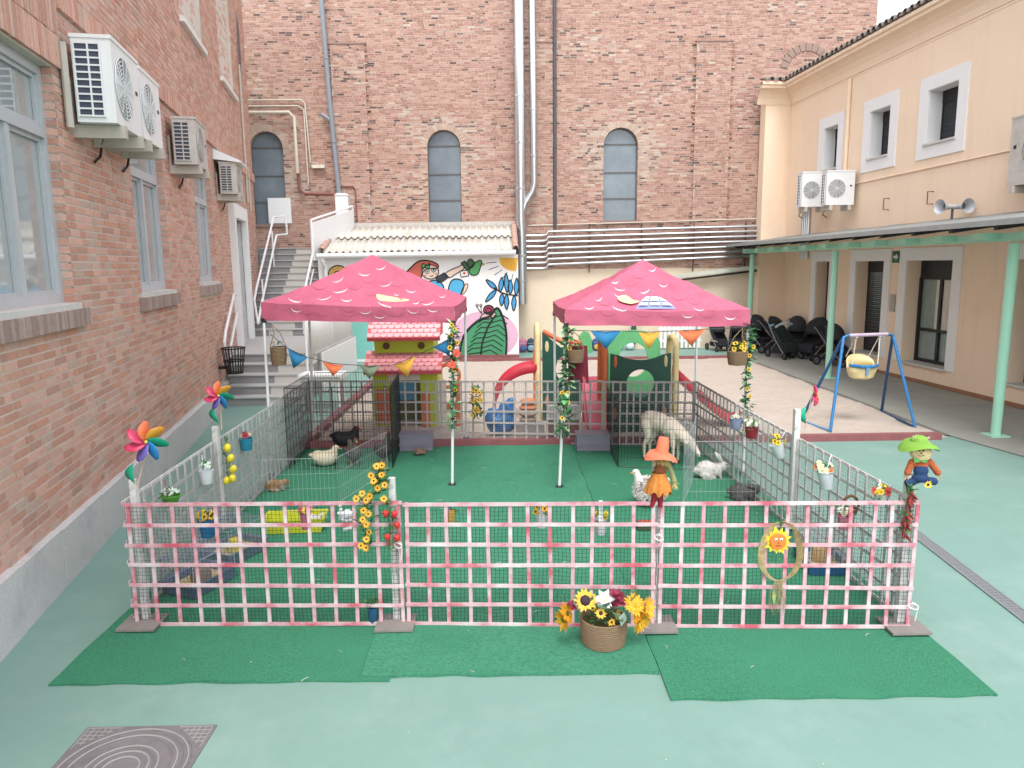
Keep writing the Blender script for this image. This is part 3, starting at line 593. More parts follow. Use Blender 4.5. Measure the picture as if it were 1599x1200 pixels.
paint('mural_sun', [(p[0], p[1]) for p in ellp(806, 406, 26, 18, 24, PI*.5, PI*1.0)]+[(780, 403), (809, 403)], 'efb94e', 1)
for a in range(5): t = PI*(.55+a*.1); paint('mural_sun_ray', [(806+31*math.cos(t), 406+22*math.sin(t)), (806+48*math.cos(t), 406+34*math.sin(t))], None, 1, .02, False)
leaf = smooth_poly([(777, 481), (788, 505), (791, 535), (786, 561), (757, 562), (722, 562), (719, 545), (727, 520), (748, 500), (765, 494)], 5)
paint('mural_leaf', leaf, '4a9a6e', 3, .07, label='big green painted leaf with dark veins')
paint('mural_leaf_midrib', [(774, 492), (762, 510), (753, 535), (750, 561)], None, 4, .06, False)
for k in range(8):
    t = k/8; x, y = 772-22*t, 496+62*t
    paint('mural_leaf_vein', [(x, y), (x-14-6*t, y-1+4*t), (x-24-4*t, y+8)], None, 4, .028, False); paint('mural_leaf_vein', [(x, y), (x+12, y-4), (x+22+8*t, y+6 if t > .2 else y+2)], None, 4, .028, False)
paint('mural_snail_body', smooth_poly([(750, 496), (757, 489), (768, 487), (775, 491), (768, 497), (755, 499)], 4), 'e9c9c0', 3, .03)
paint('mural_snail_shell', ellp(763, 484, 8, 7), 'a4405a', 4, .04); paint('mural_snail_spiral', ellp(763, 485, 4.5, 4), None, 5, .03)
for x in (745, 751): paint('mural_snail_horn', [(752, 490), (x, 480), (x, 477)], None, 3, .025, False); paint('mural_snail_eye', ellp(x, 477, 2, 2, 10), 'dfe4e0', 4, .02)
for tx, ty_, bx_, by_ in ((759, 437, 776, 452), (784, 433, 781, 456), (790, 427, 792, 457), (797, 437, 797, 459), (807, 434, 806, 461), (758, 472, 775, 453), (783, 478, 784, 459), (791, 484, 791, 460), (802, 486, 803, 462)):
    l = math.hypot(tx-bx_, ty_-by_); ux, uy = (tx-bx_)/l, (ty_-by_)/l; paint('mural_blue_leaf', smooth_poly([(bx_, by_), (bx_+ux*l*.45-uy*3.6, by_+uy*l*.45+ux*3.6), (tx, ty_), (bx_+ux*l*.45+uy*3.6, by_+uy*l*.45-ux*3.6)], 4), '4aa0d8', 2, .035)
paint('mural_blue_stem', [(772, 449), (782, 457), (793, 460), (809, 462)], None, 3, .04, False)
paint('mural_girl_hair', smooth_poly([(632, 432), (642, 418), (655, 408), (672, 408), (684, 414), (682, 420), (668, 420), (660, 426), (655, 436)], 4), 'd5705f', 2, .04)
paint('mural_girl_face', ellp(672, 425, 13, 11), 'f4dccb', 3, .03)
for x, y in ((667, 424), (677, 422)): paint('mural_girl_eye', ellp(x, y, 3, 3.4, 12), 'dfeee6', 4, .02); paint('mural_girl_pupil', ellp(x, y, 1.3, 1.6, 8), '2f7a5a', 5)
for x, y in ((664, 431), (681, 428)): paint('mural_girl_cheek', ellp(x, y, 2, 1.8, 8), 'dc8f88', 4)
paint('mural_girl_mouth', [(671, 431), (674, 432), (677, 430)], None, 5, .02, False)
paint('mural_girl_bow', smooth_poly([(660, 412), (667, 415), (671, 411), (670, 420), (664, 418), (659, 421)], 3), '67b56c', 4, .03)
paint('mural_girl_top', [(680, 434), (694, 426), (701, 433), (692, 440), (683, 442)], '3a3f4a', 3, .02)
paint('mural_girl_arm', smooth_poly([(696, 427), (708, 420), (716, 417), (722, 414), (724, 420), (712, 428), (701, 434)], 3), 'f4dccb', 2, .03)
paint('mural_girl_trousers', smooth_poly([(668, 442), (682, 438), (692, 446), (692, 456), (680, 456)], 4), '58b4e2', 2, .035)
paint('mural_girl_trousers', smooth_poly([(704, 440), (714, 436), (724, 441), (722, 456), (712, 462), (700, 458)], 4), '58b4e2', 2, .035)
paint('mural_girl_foot', smooth_poly([(722, 452), (727, 444), (731, 445), (727, 456), (720, 460)], 3), 'f0cfb8', 2, .025)
paint('mural_envelope', [(718, 424), (730, 422), (732, 431), (720, 433)], 'f3ece6', 3, .025); paint('mural_heart', ellp(725, 427, 2, 2, 8), 'd8485a', 4)
paint('mural_bird_body', smooth_poly([(734, 420), (744, 409), (752, 408), (750, 418), (746, 428), (738, 430), (733, 426)], 4), '5cab68', 3, .035)
paint('mural_bird_wing', smooth_poly([(730, 408), (736, 405), (741, 411), (737, 418), (731, 416)], 3), '4c6a4c', 4, .03); paint('mural_bird_tail', [(720, 411), (726, 408), (734, 420), (729, 423)], '4c6a4c', 3, .03); paint('mural_bird_beak', [(752, 411), (757, 413), (752, 415)], 'e3c15c', 3, .015)
paint('mural_doughnut', ellp(528, 428, 15, 13), 'e5b56b', 2, .035); paint('mural_doughnut_hole', ellp(528, 430, 7, 6), 'f4efe6', 3, .03)
for k in range(8): t = k*.8; paint('mural_doughnut_dot', ellp(528+11*math.cos(t), 428+9.5*math.sin(t), 1, .9, 6), 'a8664a', 3)
# ================================================================== YELLOW BUILDING
RA = V((9.87, 13.64, 0)); RB = V((9.6, 17.72, 0)); Rt = (RB-RA).normalized(); Rn = V((-Rt.y, Rt.x, 0))      # Rn towards the court
MR = Mx((Rt, Rn, V((0, 0, 1)))).transposed().to_4x4(); MR.translation = RA
yel = thing('cream_building', 'cream rendered building with white window surrounds along the right side', 'building', RA)
m_yel = mat('apricot_render', 'f3dac0', .9, k=.92, dirt2=('dcc2a4', .45, 2.2, .5, .8, (1.5, 1.5, .16)), var=.04, scale=1.2, bump=.12, bscale=140, dirt=('ecd6ba', .35), dscale=.6)
UW = [(2.3, 3.92), (4.76, 6.25), (7.24, 8.62)]; LW = [(-.95, .78), (2.05, 4.25), (4.62, 6.48), (7.32, 8.66)]
ROP = [(a+.3, b-.3, 5.36, 6.55) for a, b in UW]+[(a+.3, b-.3, .42, 2.82) for a, b in LW]
SEND = 10.57
core = MB(); cuts = sorted({-7., SEND}|{x for o in ROP for x in o[:2]})
for a, b in zip(cuts[:-1], cuts[1:]):
    zs = [(0, 8.2)]
    for oa, ob, oc, od in ROP:
        if oa <= a+.001 and ob >= b-.001: zs = [q for p in zs for q in ([(p[0], oc), (od, p[1])] if p[0] <= oc and p[1] >= od else [p])]
    for z0, z1 in zs: core.b2(a, b, -.5, 0, z0, z1, MR)
core.b2(SEND, SEND+.4, -.5, .82, 0, 8.2, MR)
core.build('wall', m_yel, yel)
def cove(path, zb):
    """coved cornice swept along a plan path (list of (point, outward))"""
    prof = [(0, 0), (.02, 0), (.03, .05), (.06, .16), (.13, .28), (.24, .38), (.36, .43), (.36, .5), (.42, .52), (.42, .6), (0, .6)]
    q = MB(); n = len(prof)
    for p, d in path: q.v += [tuple(V(p)+V(d)*o+V((0, 0, zb+h))) for o, h in prof]
    q.f = [(i*n+k, i*n+k+1, (i+1)*n+k+1, (i+1)*n+k) for i in range(len(path)-1) for k in range(n-1)]; q.c = [None]*len(q.f); return q
pA = MR @ V((-7, 0, 0)); pB = MR @ V((SEND, 0, 0)); pC = MR @ V((SEND, .82, 0))
cove([(pA, Rn), (pB, Rn-Rt), (pC, -Rt), (pC+Rn*.3, -Rt)], 7.66).build('cornice', m_yel, yel)
MB().b2(-7, SEND, .0, .012, 7.6, 7.64, MR).build('moulding', m_yel, yel)
m_rt = mat('weathered_roof_tile', '8d837c', .9, var=.3, scale=9, bump=.5, dirt=('b8aea4', .6), dscale=6)
tm = MB(); tm.add([(.095*math.cos(t*PI/8), 0, .095*math.sin(t*PI/8)) for t in range(9)]+[(.08*math.cos(t*PI/8), .5, .08*math.sin(t*PI/8)+.12) for t in range(9)]+[(.075*math.cos(t*PI/8), 0, .075*math.sin(t*PI/8)) for t in range(9)], [(i+1, i, i+9, i+10) for i in range(8)]+[(i, i+1, i+19, i+18) for i in range(8)]); tm = meshof(tm, 'roof_tile', m_rt, True)
tu = MB(); tu.add([(.085*math.cos(t*PI/6), 0, -.06*math.sin(t*PI/6)) for t in range(7)]+[(.085*math.cos(t*PI/6), .5, -.06*math.sin(t*PI/6)+.12) for t in range(7)], [(i, i+1, i+8, i+7) for i in range(6)]); tu.add([(.085*math.cos(t*PI/6), 0, -.06*math.sin(t*PI/6)+.0) for t in range(7)]+[(.07*math.cos(t*PI/6), 0, -.045*math.sin(t*PI/6)+.004) for t in range(7)], [(i, i+1, i+8, i+7) for i in range(6)]); tu = meshof(tu, 'roof_tile', m_rt, True)
ry = wmat(yel).inverted()
def tiles(p, d, out, n, sp):
    az = math.atan2(-out.x, out.y)+PI
    for k in range(n):
        for mm, off in ((tm, 0), (tu, sp/2)):
            q = V(p)+V(d)*(k*sp+off)+out*(.47+rr.uniform(-.015, .015))+V((0, 0, 8.30+(0 if mm is tm else .03)))
            inst('roof_tile', mm, yel, ry @ Mx.Translation(q) @ Mx.Rotation(az, 4, 'Z') @ Mx.Rotation(rr.uniform(-.05, .05), 4, 'Y'))
tiles(MR @ V((-5, 0, 0)), Rt, Rn, 62, .25); tiles(MR @ V((SEND, .1, 0)), Rn, -Rt, 4, .25)
rf = MB().add([MR @ V(q) for q in ((-7, .42, 8.3), (SEND+.4, .42, 8.3), (SEND+.4, -6, 10.2), (-7, -6, 10.2))], [(0, 1, 2, 3)]); rf.build('roof', m_rt, yel)
MB().tube([MR @ V((7.0, .05, 7.6)), MR @ V((7.0, .05, 4.9))], .05, 8).build('downpipe', m_yel, yel)
MB().tube([MR @ V((-3, .02, 4.9)), MR @ V((8.4, .02, 4.82))], .016, 6).build('cable', m_yel, yel)
MB().b2(-7, SEND, 0, .015, 0, .09, MR).build('skirting', C('a5795c', .8), yel)
m_shut = C('33343a', .5); m_sill = C('d6d4cd', .6)
def surround(a, b, z0, z1, w, sh, kind):
    q = MB(); q.b2(a, a+w, -.02, .03, z0, z1, MR); q.b2(b-w, b, -.02, .03, z0, z1, MR); q.b2(a+w, b-w, -.02, .03, z1-w, z1, MR)
    if kind == 'up': q.b2(a+w, b-w, -.02, .03, z0, z0+w, MR)
    o = q.build('window_surround', m_white, yel); ia, ib, iz0, iz1 = a+w, b-w, z0+(w if kind == 'up' else 0), z1-w
    rv = MB()
    for (p, r_) in ((ia, ia+.012), (ib-.012, ib)): rv.b2(p, r_, -.38, -.0, iz0, iz1, MR)
    rv.b2(ia+.012, ib-.012, -.38, 0, iz1-.012, iz1, MR); rv.build('reveal', m_white, o)
    MB().b2(ia-.03, ib+.03, -.38, .07, iz0-.02, iz0+.025, MR).build('sill', m_sill, o)
    if sh == 'shutter':
        n = int((iz1-iz0)/.05)
        s_ = MB()
        for k in range(n): z = iz0+.03+k*.05; s_.b2(ia+.04, ib-.04, -.36, -.335+.008*(k % 2), z, z+.046, MR)
        f_ = MB().b2(ia+.012, ia+.05, -.38, -.32, iz0, iz1, MR).b2(ib-.05, ib-.012, -.38, -.32, iz0, iz1, MR).b2(ia, ib, -.39, -.31, iz1-.28, iz1-.012, MR); fo = f_.build('shutter_frame', m_black, o); tag(s_.build('shutter_slats', m_shut, fo), kind='stuff')
    else:
        mid = ia+(ib-ia)*.5; f_ = MB()
        f_.b2(ia+.012, ib-.012, -.38, -.33, iz1-.4, iz1-.012, MR)
        for p in (ia+.012, mid-.04, ib-.1): f_.b2(p, p+.085, -.38, -.31, iz0, iz1-.4, MR)
        for z in (iz0+.03, iz0+.75, iz1-.45): f_.b2(ia+.1, ib-.1, -.38, -.315, z, z+.07, MR)
        fo = f_.build('window_frame', m_black, o); MB().b2(ia+.1, ib-.1, -.37, -.362, iz0, iz1-.4, MR).build('pane', mat('dark_pane', '8fa29c', .1, spec=.8, var=.1), fo)
        cu = MB(); nn_ = 30
        for i in range(nn_+1): u = ia+.1+(ib-ia-.2)*.62*i/nn_; dy = -.345+.012*math.sin(i*1.3); cu.v += [tuple(MR @ V((u, dy, iz0+.82))), tuple(MR @ V((u, dy, iz1-.45)))]
        cu.f = [(2*i, 2*i+2, 2*i+3, 2*i+1) for i in range(nn_)]; cu.c = [None]*nn_; cu.build('curtain', C('e2ddd2', .8), fo, smooth=True)
for a, b in UW: surround(a, b, 5.07, 6.85, .3, 'shutter', 'up')
for (a, b), k in zip(LW, ('shutter', 'window', 'shutter', 'shutter')): surround(a, b, .42, 3.1, .28, k, 'low')
# wall furniture
ex = thing('exit_sign', 'small green exit sign with a white arrow between the doorways', 'sign', MR @ V((4.42, .02, 2.8))); ME = MR @ Mx.Translation((4.44, 0, 2.9))
MB().b2(-.14, .14, 0, .015, -.14, .14, ME).build('plate', C('2f6b4c', .5), ex); MB().add([(x, .018, z) for x, z in ((.09, .03), (-.01, .03), (-.01, .08), (-.1, 0), (-.01, -.08), (-.01, -.03), (.09, -.03))], [tuple(range(7))], None, ME).build('arrow', C('f2f4f2', .5), ex)
ic = thing('intercom', 'grey intercom panel on the wall between two doorways', 'intercom', MR @ V((4.42, .02, 1.7))); MI = MR @ Mx.Translation((4.44, 0, 1.78)); MB().b2(-.1, .1, 0, .03, -.2, .22, MI).build('plate', C('b6b1a6', .4), ic); MB().ell(MI @ V((0, .03, -.02)), (.02, .02, .02), 8, 6).build('button', C('dcd9d2', .3), ic)
for s_ in (4.9, 3.2):
    sb = thing('wall_bracket', ('rusty U-shaped bracket left on the cream wall nearer the speaker' if s_ < 4 else 'rusty U-shaped bracket left on the cream wall nearer the air conditioners'), 'bracket', MR @ V((s_, .0, 4.1))); MB().tube([MR @ V(q) for q in ((s_, 0, 4.32), (s_, .14, 4.32), (s_, .14, 4.05), (s_, 0, 4.05))], .014, 6).build('bar', m_rust, sb)
def aircon_right(Y, x1, z0, w, d, h, label, m):
    X = x1; M0 = Mx.Translation((X-w/2-.12, Y+.2, z0)) @ Mx.Rotation(PI, 4, 'Z'); return aircon(M0, w, d, h, label, m, bracket=True, fs=1)
aircon_right(20.15, 9.45, 4.28, .74, .32, .85, 'white air conditioner on the cream wall, the nearer of two', m_acw)
aircon_right(21.4, 9.3, 4.33, .74, .32, .92, 'white air conditioner on the cream wall half hidden behind its neighbour', m_acw)
aircon(MR @ Mx.Translation((.0, 0, 4.15)), .95, .3, 1.2, 'weathered grey air conditioner cut by the right edge of the view', m_acold)
for k in range(4): pipe('wall_conduit', [tuple(MR @ V((8.9+.12*k, .07, 2.9))), tuple(MR @ V((8.9+.12*k, .07, 4.5+.1*k))), tuple(MR @ V((8.0, .07, 4.6+.1*k)))], .04, m_steel, ['innermost', 'second', 'third', 'outermost'][k]+' silver conduit rising beside the small dark doorway', 'conduits on the cream wall', n=8)
# ================================================================== PORCH
m_pg = mat('mint_green_paint', 'a6dcc2', .5, k=.9, var=.05, scale=5)
po = thing('porch', 'mint green steel porch with slim posts along the cream building', 'porch', (7.95, 17.7, 0))
for i, y in enumerate((11.55, 17.75, 23.65)):
    p_ = MB().tube([(7.93, y, .0), (7.95, y, 3.06)], .075, 14).build('post', m_pg, po, smooth=True); MB().b2(7.78, 8.08, y-.15, y+.15, .012, .03).build('base_plate', m_pg, p_)
MB().b2(7.88, 8.02, 5, 24.4, 3.09, 3.22).build('beam', m_pg, po)
mb = MB()
for k in range(17):
    y = 5.6+k*1.15; MB().bar((7.5, y, 3.3), (9.75, y, 3.6), .1, .1).build('rafter', m_black, po)
    MB().b2(7.62, 7.88, y+.45, y+.75, 3.12, 3.225).build('bracket_panel', m_pg, po)
rs = MB(); n = 200
for i in range(n+1): y = 4.8+19.7*i/n; dz = .02*math.sin(i*2.2); rs.v += [(7.35, y, 3.36+dz), (9.9, y, 3.7+dz)]
rs.f = [(2*i, 2*i+1, 2*i+3, 2*i+2) for i in range(n)]; rs.c = [None]*n; o = rs.build('roof', mat('grey_roof_sheet', 'dcdedb', .6, transl=.6, var=.1, dirt=('8a8a86', .5)), po, smooth=True); o.modifiers.new('t', 'SOLIDIFY').thickness = .02
MB().b2(7.33, 7.36, 4.8, 24.5, 3.31, 3.395).build('fascia', C('a9aeac', .6), po)
ls = thing('loudspeaker', 'pair of grey horn loudspeakers above the porch roof', 'loudspeaker', (9.4, 15.6, 3.6))
for dx, dr_ in ((0, V((-.95, -.25, 0))), (.22, V((.1, -1, 0)))):
    c = V((9.3+dx, 15.6, 3.9)); d = dr_.normalized(); R_ = d.to_track_quat('Z', 'Y').to_matrix().to_4x4()
    MB().lathe([(.04, -.16), (.05, -.02), (.07, .1), (.11, .2), (.15, .24), (.15, .25), (.11, .2), (.06, .1), (.03, 0)], n=20, M=Mx.Translation(c) @ R_).build('horn', C('c9ccd0', .4), ls, smooth=True)
    MB().lathe([(.03, .01), (.06, .04), (.05, .1), (.0, .12)], n=12, M=Mx.Translation(c) @ R_).build('driver', C('5f6468', .5), ls, smooth=True)
MB().tube([(9.4, 15.65, 3.6), (9.4, 15.65, 3.9)], .025, 8).build('stand', m_dpipe, ls)
# ================================================================== TRELLIS PEN
def pinkwash():
    m = mat('pink_washed_wood', 'efe3e3', .75, var=.05, scale=30, bump=.3, bscale=120); t = m.node_tree; L = t.links.new; p = t.nodes['Principled BSDF']
    tc = t.nodes.new('ShaderNodeTexCoord'); oi = t.nodes.new('ShaderNodeObjectInfo'); ad = t.nodes.new('ShaderNodeVectorMath'); L(tc.outputs['Object'], ad.inputs[0])
    sc = t.nodes.new('ShaderNodeMath'); sc.operation = 'MULTIPLY'; sc.inputs[1].default_value = 50; L(oi.outputs['Random'], sc.inputs[0]); L(sc.outputs[0], ad.inputs[1])
    n = t.nodes.new('ShaderNodeTexNoise'); n.inputs['Scale'].default_value = 3.2; n.inputs['Detail'].default_value = 5; n.inputs['Roughness'].default_value = .62; L(ad.outputs[0], n.inputs['Vector'])
    r = t.nodes.new('ShaderNodeValToRGB'); e = r.color_ramp.elements; e[0].position = .35; e[0].color = (*hx('e6dedd', .76), 1); e[1].position = .63; e[1].color = (*hx('cc6272'), 1); k = e.new(.52); k.color = (*hx('dcaab2', .78), 1)
    L(n.outputs['Fac'], r.inputs[0]); L(r.outputs[0], p.inputs['Base Color']); return m
m_pw = pinkwash(); m_ww = mat('white_washed_wood', 'dcd8d6', .75, var=.14, scale=25, bump=.3, dirt=('b7aaa6', .6), dscale=7); m_gw = mat('grey_washed_wood', 'bdb2ae', .8, var=.16, scale=25, bump=.3, dirt=('a08f8b', .6), dscale=6)
m_net = C('2b3a36', .7); m_netg = C('9aa09e', .6)
SL = {}
def slat_mesh(kind, length, m):
    key = (kind, round(length, 2), m.name)
    if key not in SL: SL[key] = meshof(MB().b2(0, length, -.005, .005, -.014, .014), 'slat', m)
    return SL[key]
def trellis(A, B, label, m, netm, group, h=.98, nv=13, nh=7, cell=.03, front=1, net=True, z0=.03):
    A, B = V((*A, 0)), V((*B, 0)); L_ = (B-A).length; rz = math.atan2((B-A).y, (B-A).x)
    t = thing('trellis_panel', label, 'trellis', (A.x, A.y, z0), rz, group)
    for k in range(nh):
        z = h*k/(nh-1); j = rr.uniform(-.009, .009); me = slat_mesh('h', L_, m)
        inst('slat', me, t, Mx.Translation((rr.uniform(-.01, .01), -.011*front, z+j)) @ Mx.Rotation(rr.uniform(-.007, .007), 4, 'Y'))
    for k in range(nv):
        x = .02+(L_-.04)*k/(nv-1)+rr.uniform(-.011, .011); me = slat_mesh('v', h+.02, m)
        inst('slat', me, t, Mx.Translation((x, 0, -.01)) @ Mx.Rotation(-PI/2+rr.uniform(-.014, .014), 4, 'Y') @ Mx.Rotation(PI/2*0, 4, 'X'))
    if net:
        q = MB(); nx, nz = int(L_/cell), int(h/cell); yb = .02*front; sd = rr.random()*50
        def P(i, j): x, z = i*L_/nx, j*h/nz; d = mnoise.noise(V((x*3+sd, z*3, 0))); e = mnoise.noise(V((x*4+sd, z*4, 9))); return V((x+.016*d, yb+.008*e, z+.014*e))
        G_ = [[P(i, j) for j in range(nz+1)] for i in range(nx+1)]; r_ = .0015
        for i in range(nx+1): q.tube(G_[i], r_, 3, cap=False)
        for j in range(nz+1): q.tube([G_[i][j] for i in range(nx+1)], r_, 3, cap=False)
        tag(q.build('netting', netm, t, local=True), kind='stuff')
    return t
FP = [(-2.95, 5.57), (-.77, 5.49), (1.18, 5.39), (3.12, 5.29)]
for i, l in enumerate(('pink washed trellis panel at the front left of the pen', 'pink washed trellis panel at the front middle of the pen, behind the flower basket', 'pink washed trellis panel at the front right of the pen, carrying the sunflower wreath')):
    trellis(FP[i], (FP[i+1][0]-.012, FP[i+1][1]), l, m_pw, m_net, 'front trellis panels')
LP_ = [(-2.97, 5.62), (-3.03, 7.72), (-3.06, 9.72), (-3.11, 11.7)]
for i, l in enumerate(('white trellis side panel with green and white pots, front left', 'white trellis side panel with the lemon string, middle left', 'white trellis side panel at the back left behind the black cage')):
    trellis(LP_[i], LP_[i+1], l, m_ww, m_netg, 'left side trellis panels', front=-1)
RP_ = [(3.10, 5.34), (3.04, 7.38), (3.0, 9.35), (2.96, 11.18)]
for i, l in enumerate(('white trellis side panel beside the blue denim scarecrow, front right', 'white trellis side panel with white bucket and onion string, middle right', 'white trellis side panel by the goat, back right')):
    trellis(RP_[i], RP_[i+1], l, m_ww if i < 2 else m_gw, m_netg, 'right side trellis panels', front=1)
BP_ = [(-3.1, 11.75), (-1.0, 11.57), (1.58, 11.33), (2.96, 11.2)]
for i, l in enumerate(('weathered trellis panel at the back left, in front of the green playhouse', 'long weathered trellis panel at the back middle between the gazebos', 'weathered trellis panel at the back right, in front of the climbing tower')):
    trellis(BP_[i], (BP_[i+1][0]-.012, BP_[i+1][1]), l, m_gw, m_netg, 'back trellis panels', nv=13 if i != 1 else 16)
m_stake = mat('flaking_white_stake', 'dfdedb', .8, var=.12, scale=12, bump=.4, stretch=(1, 1, .25), dirt=('8f8a84', .7), dscale=14)
m_board = mat('grey_board', '8c8580', .85, var=.12, scale=10)
for (x, y, top, w, l) in ((-2.88, 5.63, 1.2, .05, 'flaking stake at the front left corner, under the pinwheel with big green leaf'), (-.86, 5.55, 1.2, .05, 'flaking stake rising behind the sunflower garland'), (1.165, 5.45, 1.4, .055, 'flaking stake behind the orange hatted scarecrow'), (3.06, 5.36, 1.22, .06, 'flaking stake carrying the denim scarecrow'), (-3.02, 7.68, 1.17, .06, 'flaking stake beside the lemon string, carrying a pinwheel'), (3.02, 7.42, 1.32, .06, 'flaking stake beside the onion string, carrying a pinwheel')):
    t = thing('stake', l, 'stake', (x, y, 0), 0, 'wooden stakes of the pen'); MB().b2(x-w/2, x+w/2, y-w/2, y+w/2, .045, top).build('post', m_stake, t)
    if y < 6: MB().b2(x-.15, x+.15, y-.2, y+.07, .03, .048).build('base_board', m_board, t)
# ================================================================== WIRE PENS
m_bw = C('1d1d20', .45); m_sw = C('c9cdd0', .35)
def wire_pen(pts, h, label, m, sp=.042, r=.0016, group=None, hs=(.0, .2, .4, .6, .8, 1.)):
    t = thing('wire_pen', label, 'pen', (*pts[0], 0), 0, group)
    for (a, b) in zip(pts[:-1], pts[1:]):
        a, b = V((*a, .02)), V((*b, .02)); L_ = (b-a).length; n = max(2, int(L_/sp)); f = MB()
        for p in (a, b): f.tube([p, p+V((0, 0, h))], r*2.4, 5)
        f.tube([a+V((0, 0, h)), b+V((0, 0, h))], r*2.2, 5); f.tube([a, b], r*2.2, 5); fo = f.build('panel_frame', m, t); w = MB()
        for k in range(1, n): p = a.lerp(b, k/n); w.tube([p, p+V((0, 0, h))], r, 3, cap=False)
        for u in hs: w.tube([a+V((0, 0, h*u)), b+V((0, 0, h*u))], r*1.2, 3, cap=False)
        tag(w.build('wires', m, fo), kind='stuff')
    return t
wire_pen([(-3.02, 11.5), (-3.0, 10.1), (-2.35, 10.12), (-1.55, 10.12), (-1.62, 11.55), (-2.3, 11.6), (-2.95, 11.62)], 1.15, 'tall black wire cage holding the ducks and hens', m_bw, r=.0022)
wire_pen([(1.62, 11.25), (1.6, 10.0), (2.15, 9.9), (2.62, 9.78)], .92, 'black wire cage around the goat on the right', m_bw, r=.0022, hs=(0, .15, .3, .45, .6, .75, .9, 1))
wire_pen([(2.62, 9.78), (2.35, 9.0), (2.1, 8.35), (2.94, 8.3)], .75, 'thin pale wire pen around the white and grey rabbits', m_sw, sp=.05, r=.001)
wire_pen([(-2.96, 8.55), (-1.98, 8.6), (-1.6, 9.95)], .55, 'thin pale wire pen in front of the guinea pig', m_sw, sp=.05, r=.001, hs=(0, .33, .66, 1))
# ================================================================== GAZEBOS
def canopy_mat():
    m = mat('pink_painted_canvas', 'cc6a83', .88, var=.18, scale=9, bump=.7, bscale=11, k=.8, dirt=('b5546b', .7), dscale=4.5); return m
m_can = canopy_mat(); m_leg = mat('white_gazebo_leg', 'e8ecea', .4, var=.03, k=.86)
def gazebo(cor, zt, zb, peak, feet, label):
    """cor FL FR BR BL plan corners; zt valance top heights, zb valance bottom"""
    t = thing('gazebo', label, 'gazebo', (sum(c[0] for c in cor)/4, sum(c[1] for c in cor)/4, 0), 0, 'pink gazebos')
    pk = V(peak); n = 30; q = MB()
    for i in range(4):
        a = V((*cor[i], zt[i])); b = V((*cor[(i+1) % 4], zt[(i+1) % 4])); base = len(q.v)
        for r_ in range(n+1):
            for c in range(n+1):
                u = c/n; w = r_/n; e = a.lerp(b, u); e.z -= .025*math.sin(PI*u)+.012*mnoise.noise(V((u*5+i*7, 1, 0)))
                p = e.lerp(pk, w); p.z -= .1*math.sin(PI*w)*(.35+.65*math.sin(PI*u))*(1-.3*w)-.016*min(1, 3*w)*mnoise.noise(V((p.x*3, p.y*3, 0))); p.z += (.02*mnoise.noise(V((p.x*6, p.y*6, 4)))+.01*mnoise.noise(V((p.x*17, p.y*17, 8))))*min(1, 4*w)*min(1, 4*(1-w)); q.v.append(tuple(p))
        for r_ in range(n):
            for c in range(n): k = base+r_*(n+1)+c; q.f.append((k, k+1, k+n+2, k+n+1)); q.c.append(None)
    can = q.build('canopy', m_can, t, smooth=True)
    for i in range(4):
        a = V((*cor[i], zt[i])); b = V((*cor[(i+1) % 4], zt[(i+1) % 4])); out = (b-a).cross(V((0, 0, 1))).normalized(); v_ = MB(); N = 30
        for c in range(N+1):
            u = c/N; e = a.lerp(b, u); e.z -= .025*math.sin(PI*u)+.012*mnoise.noise(V((u*5+i*7, 1, 0))); z1 = zb[i]+(zb[(i+1) % 4]-zb[i])*u
            for k in range(5):
                w = k/4; v_.v.append(tuple(V((e.x, e.y, e.z+(z1-e.z)*w))+out*(.024*mnoise.noise(V((u*9, w*2, i)))*(w+.15)+.002)-V((0, 0, .012*w*mnoise.noise(V((u*6, 3, i*5)))))))
        v_.f = [(c*5+k, c*5+k+1, c*5+k+6, c*5+k+5) for c in range(N) for k in range(4)]; v_.c = [None]*len(v_.f); vo = v_.build('valance', m_can, t, smooth=True)
    for i in range(4):
        top = V((*cor[i], zb[i]+.12)); cx = V((sum(c[0] for c in cor)/4, sum(c[1] for c in cor)/4, top.z)); top = top+(cx-top)*.015
        l_ = MB().tube([V((*feet[i], .015)), top], .019, 8).build('leg', m_leg, t, smooth=True)
        MB().box((top.x, top.y, zb[i]-.0), (.055, .055, .06)).build('bracket', m_black, l_); MB().b2(feet[i][0]-.05, feet[i][0]+.05, feet[i][1]-.04, feet[i][1]+.04, .036, .044).build('foot', C('3c4146', .6), l_)
    for i in range(4):
        a = V((*cor[i], zb[i]+.12)); b = V((*cor[(i+1) % 4], zb[(i+1) % 4]+.12)); m1 = a.lerp(b, .5)
        ctr = V((sum(c[0] for c in cor)/4, sum(c[1] for c in cor)/4, a.z)); a, b, m1 = (p_+(ctr-p_)*.05 for p_ in (a, b, m1)); MB().tube([a, m1-V((0, 0, .02)), b], .01, 6).build('truss', m_leg, t)
    return t, can
GL = dict(cor=[(-3.17, 9.9), (-.58, 9.27), (-.55, 11.9), (-3.1, 12.0)], zt=[2.36, 2.31, 2.32, 2.33], zb=[2.12, 2.1, 2.12, 2.12], peak=(-1.82, 10.75, 2.98), feet=[(-3.14, 9.8), (-.66, 9.25), (-.6, 11.8), (-3.1, 11.95)])
GR = dict(cor=[(.78, 9.1), (3.17, 9.42), (3.12, 11.75), (.82, 11.7)], zt=[2.27, 2.22, 2.2, 2.24], zb=[2.07, 2.0, 2.02, 2.05], peak=(1.97, 10.4, 2.87), feet=[(.71, 9.09), (3.2, 9.55), (3.08, 11.6), (.84, 11.62)])
gl, _ = gazebo(label='pink gazebo on the left, painted with white crescents and a yellow smear', **GL); gr_, _ = gazebo(label='pink gazebo on the right, painted with white crescents and a small window', **GR)
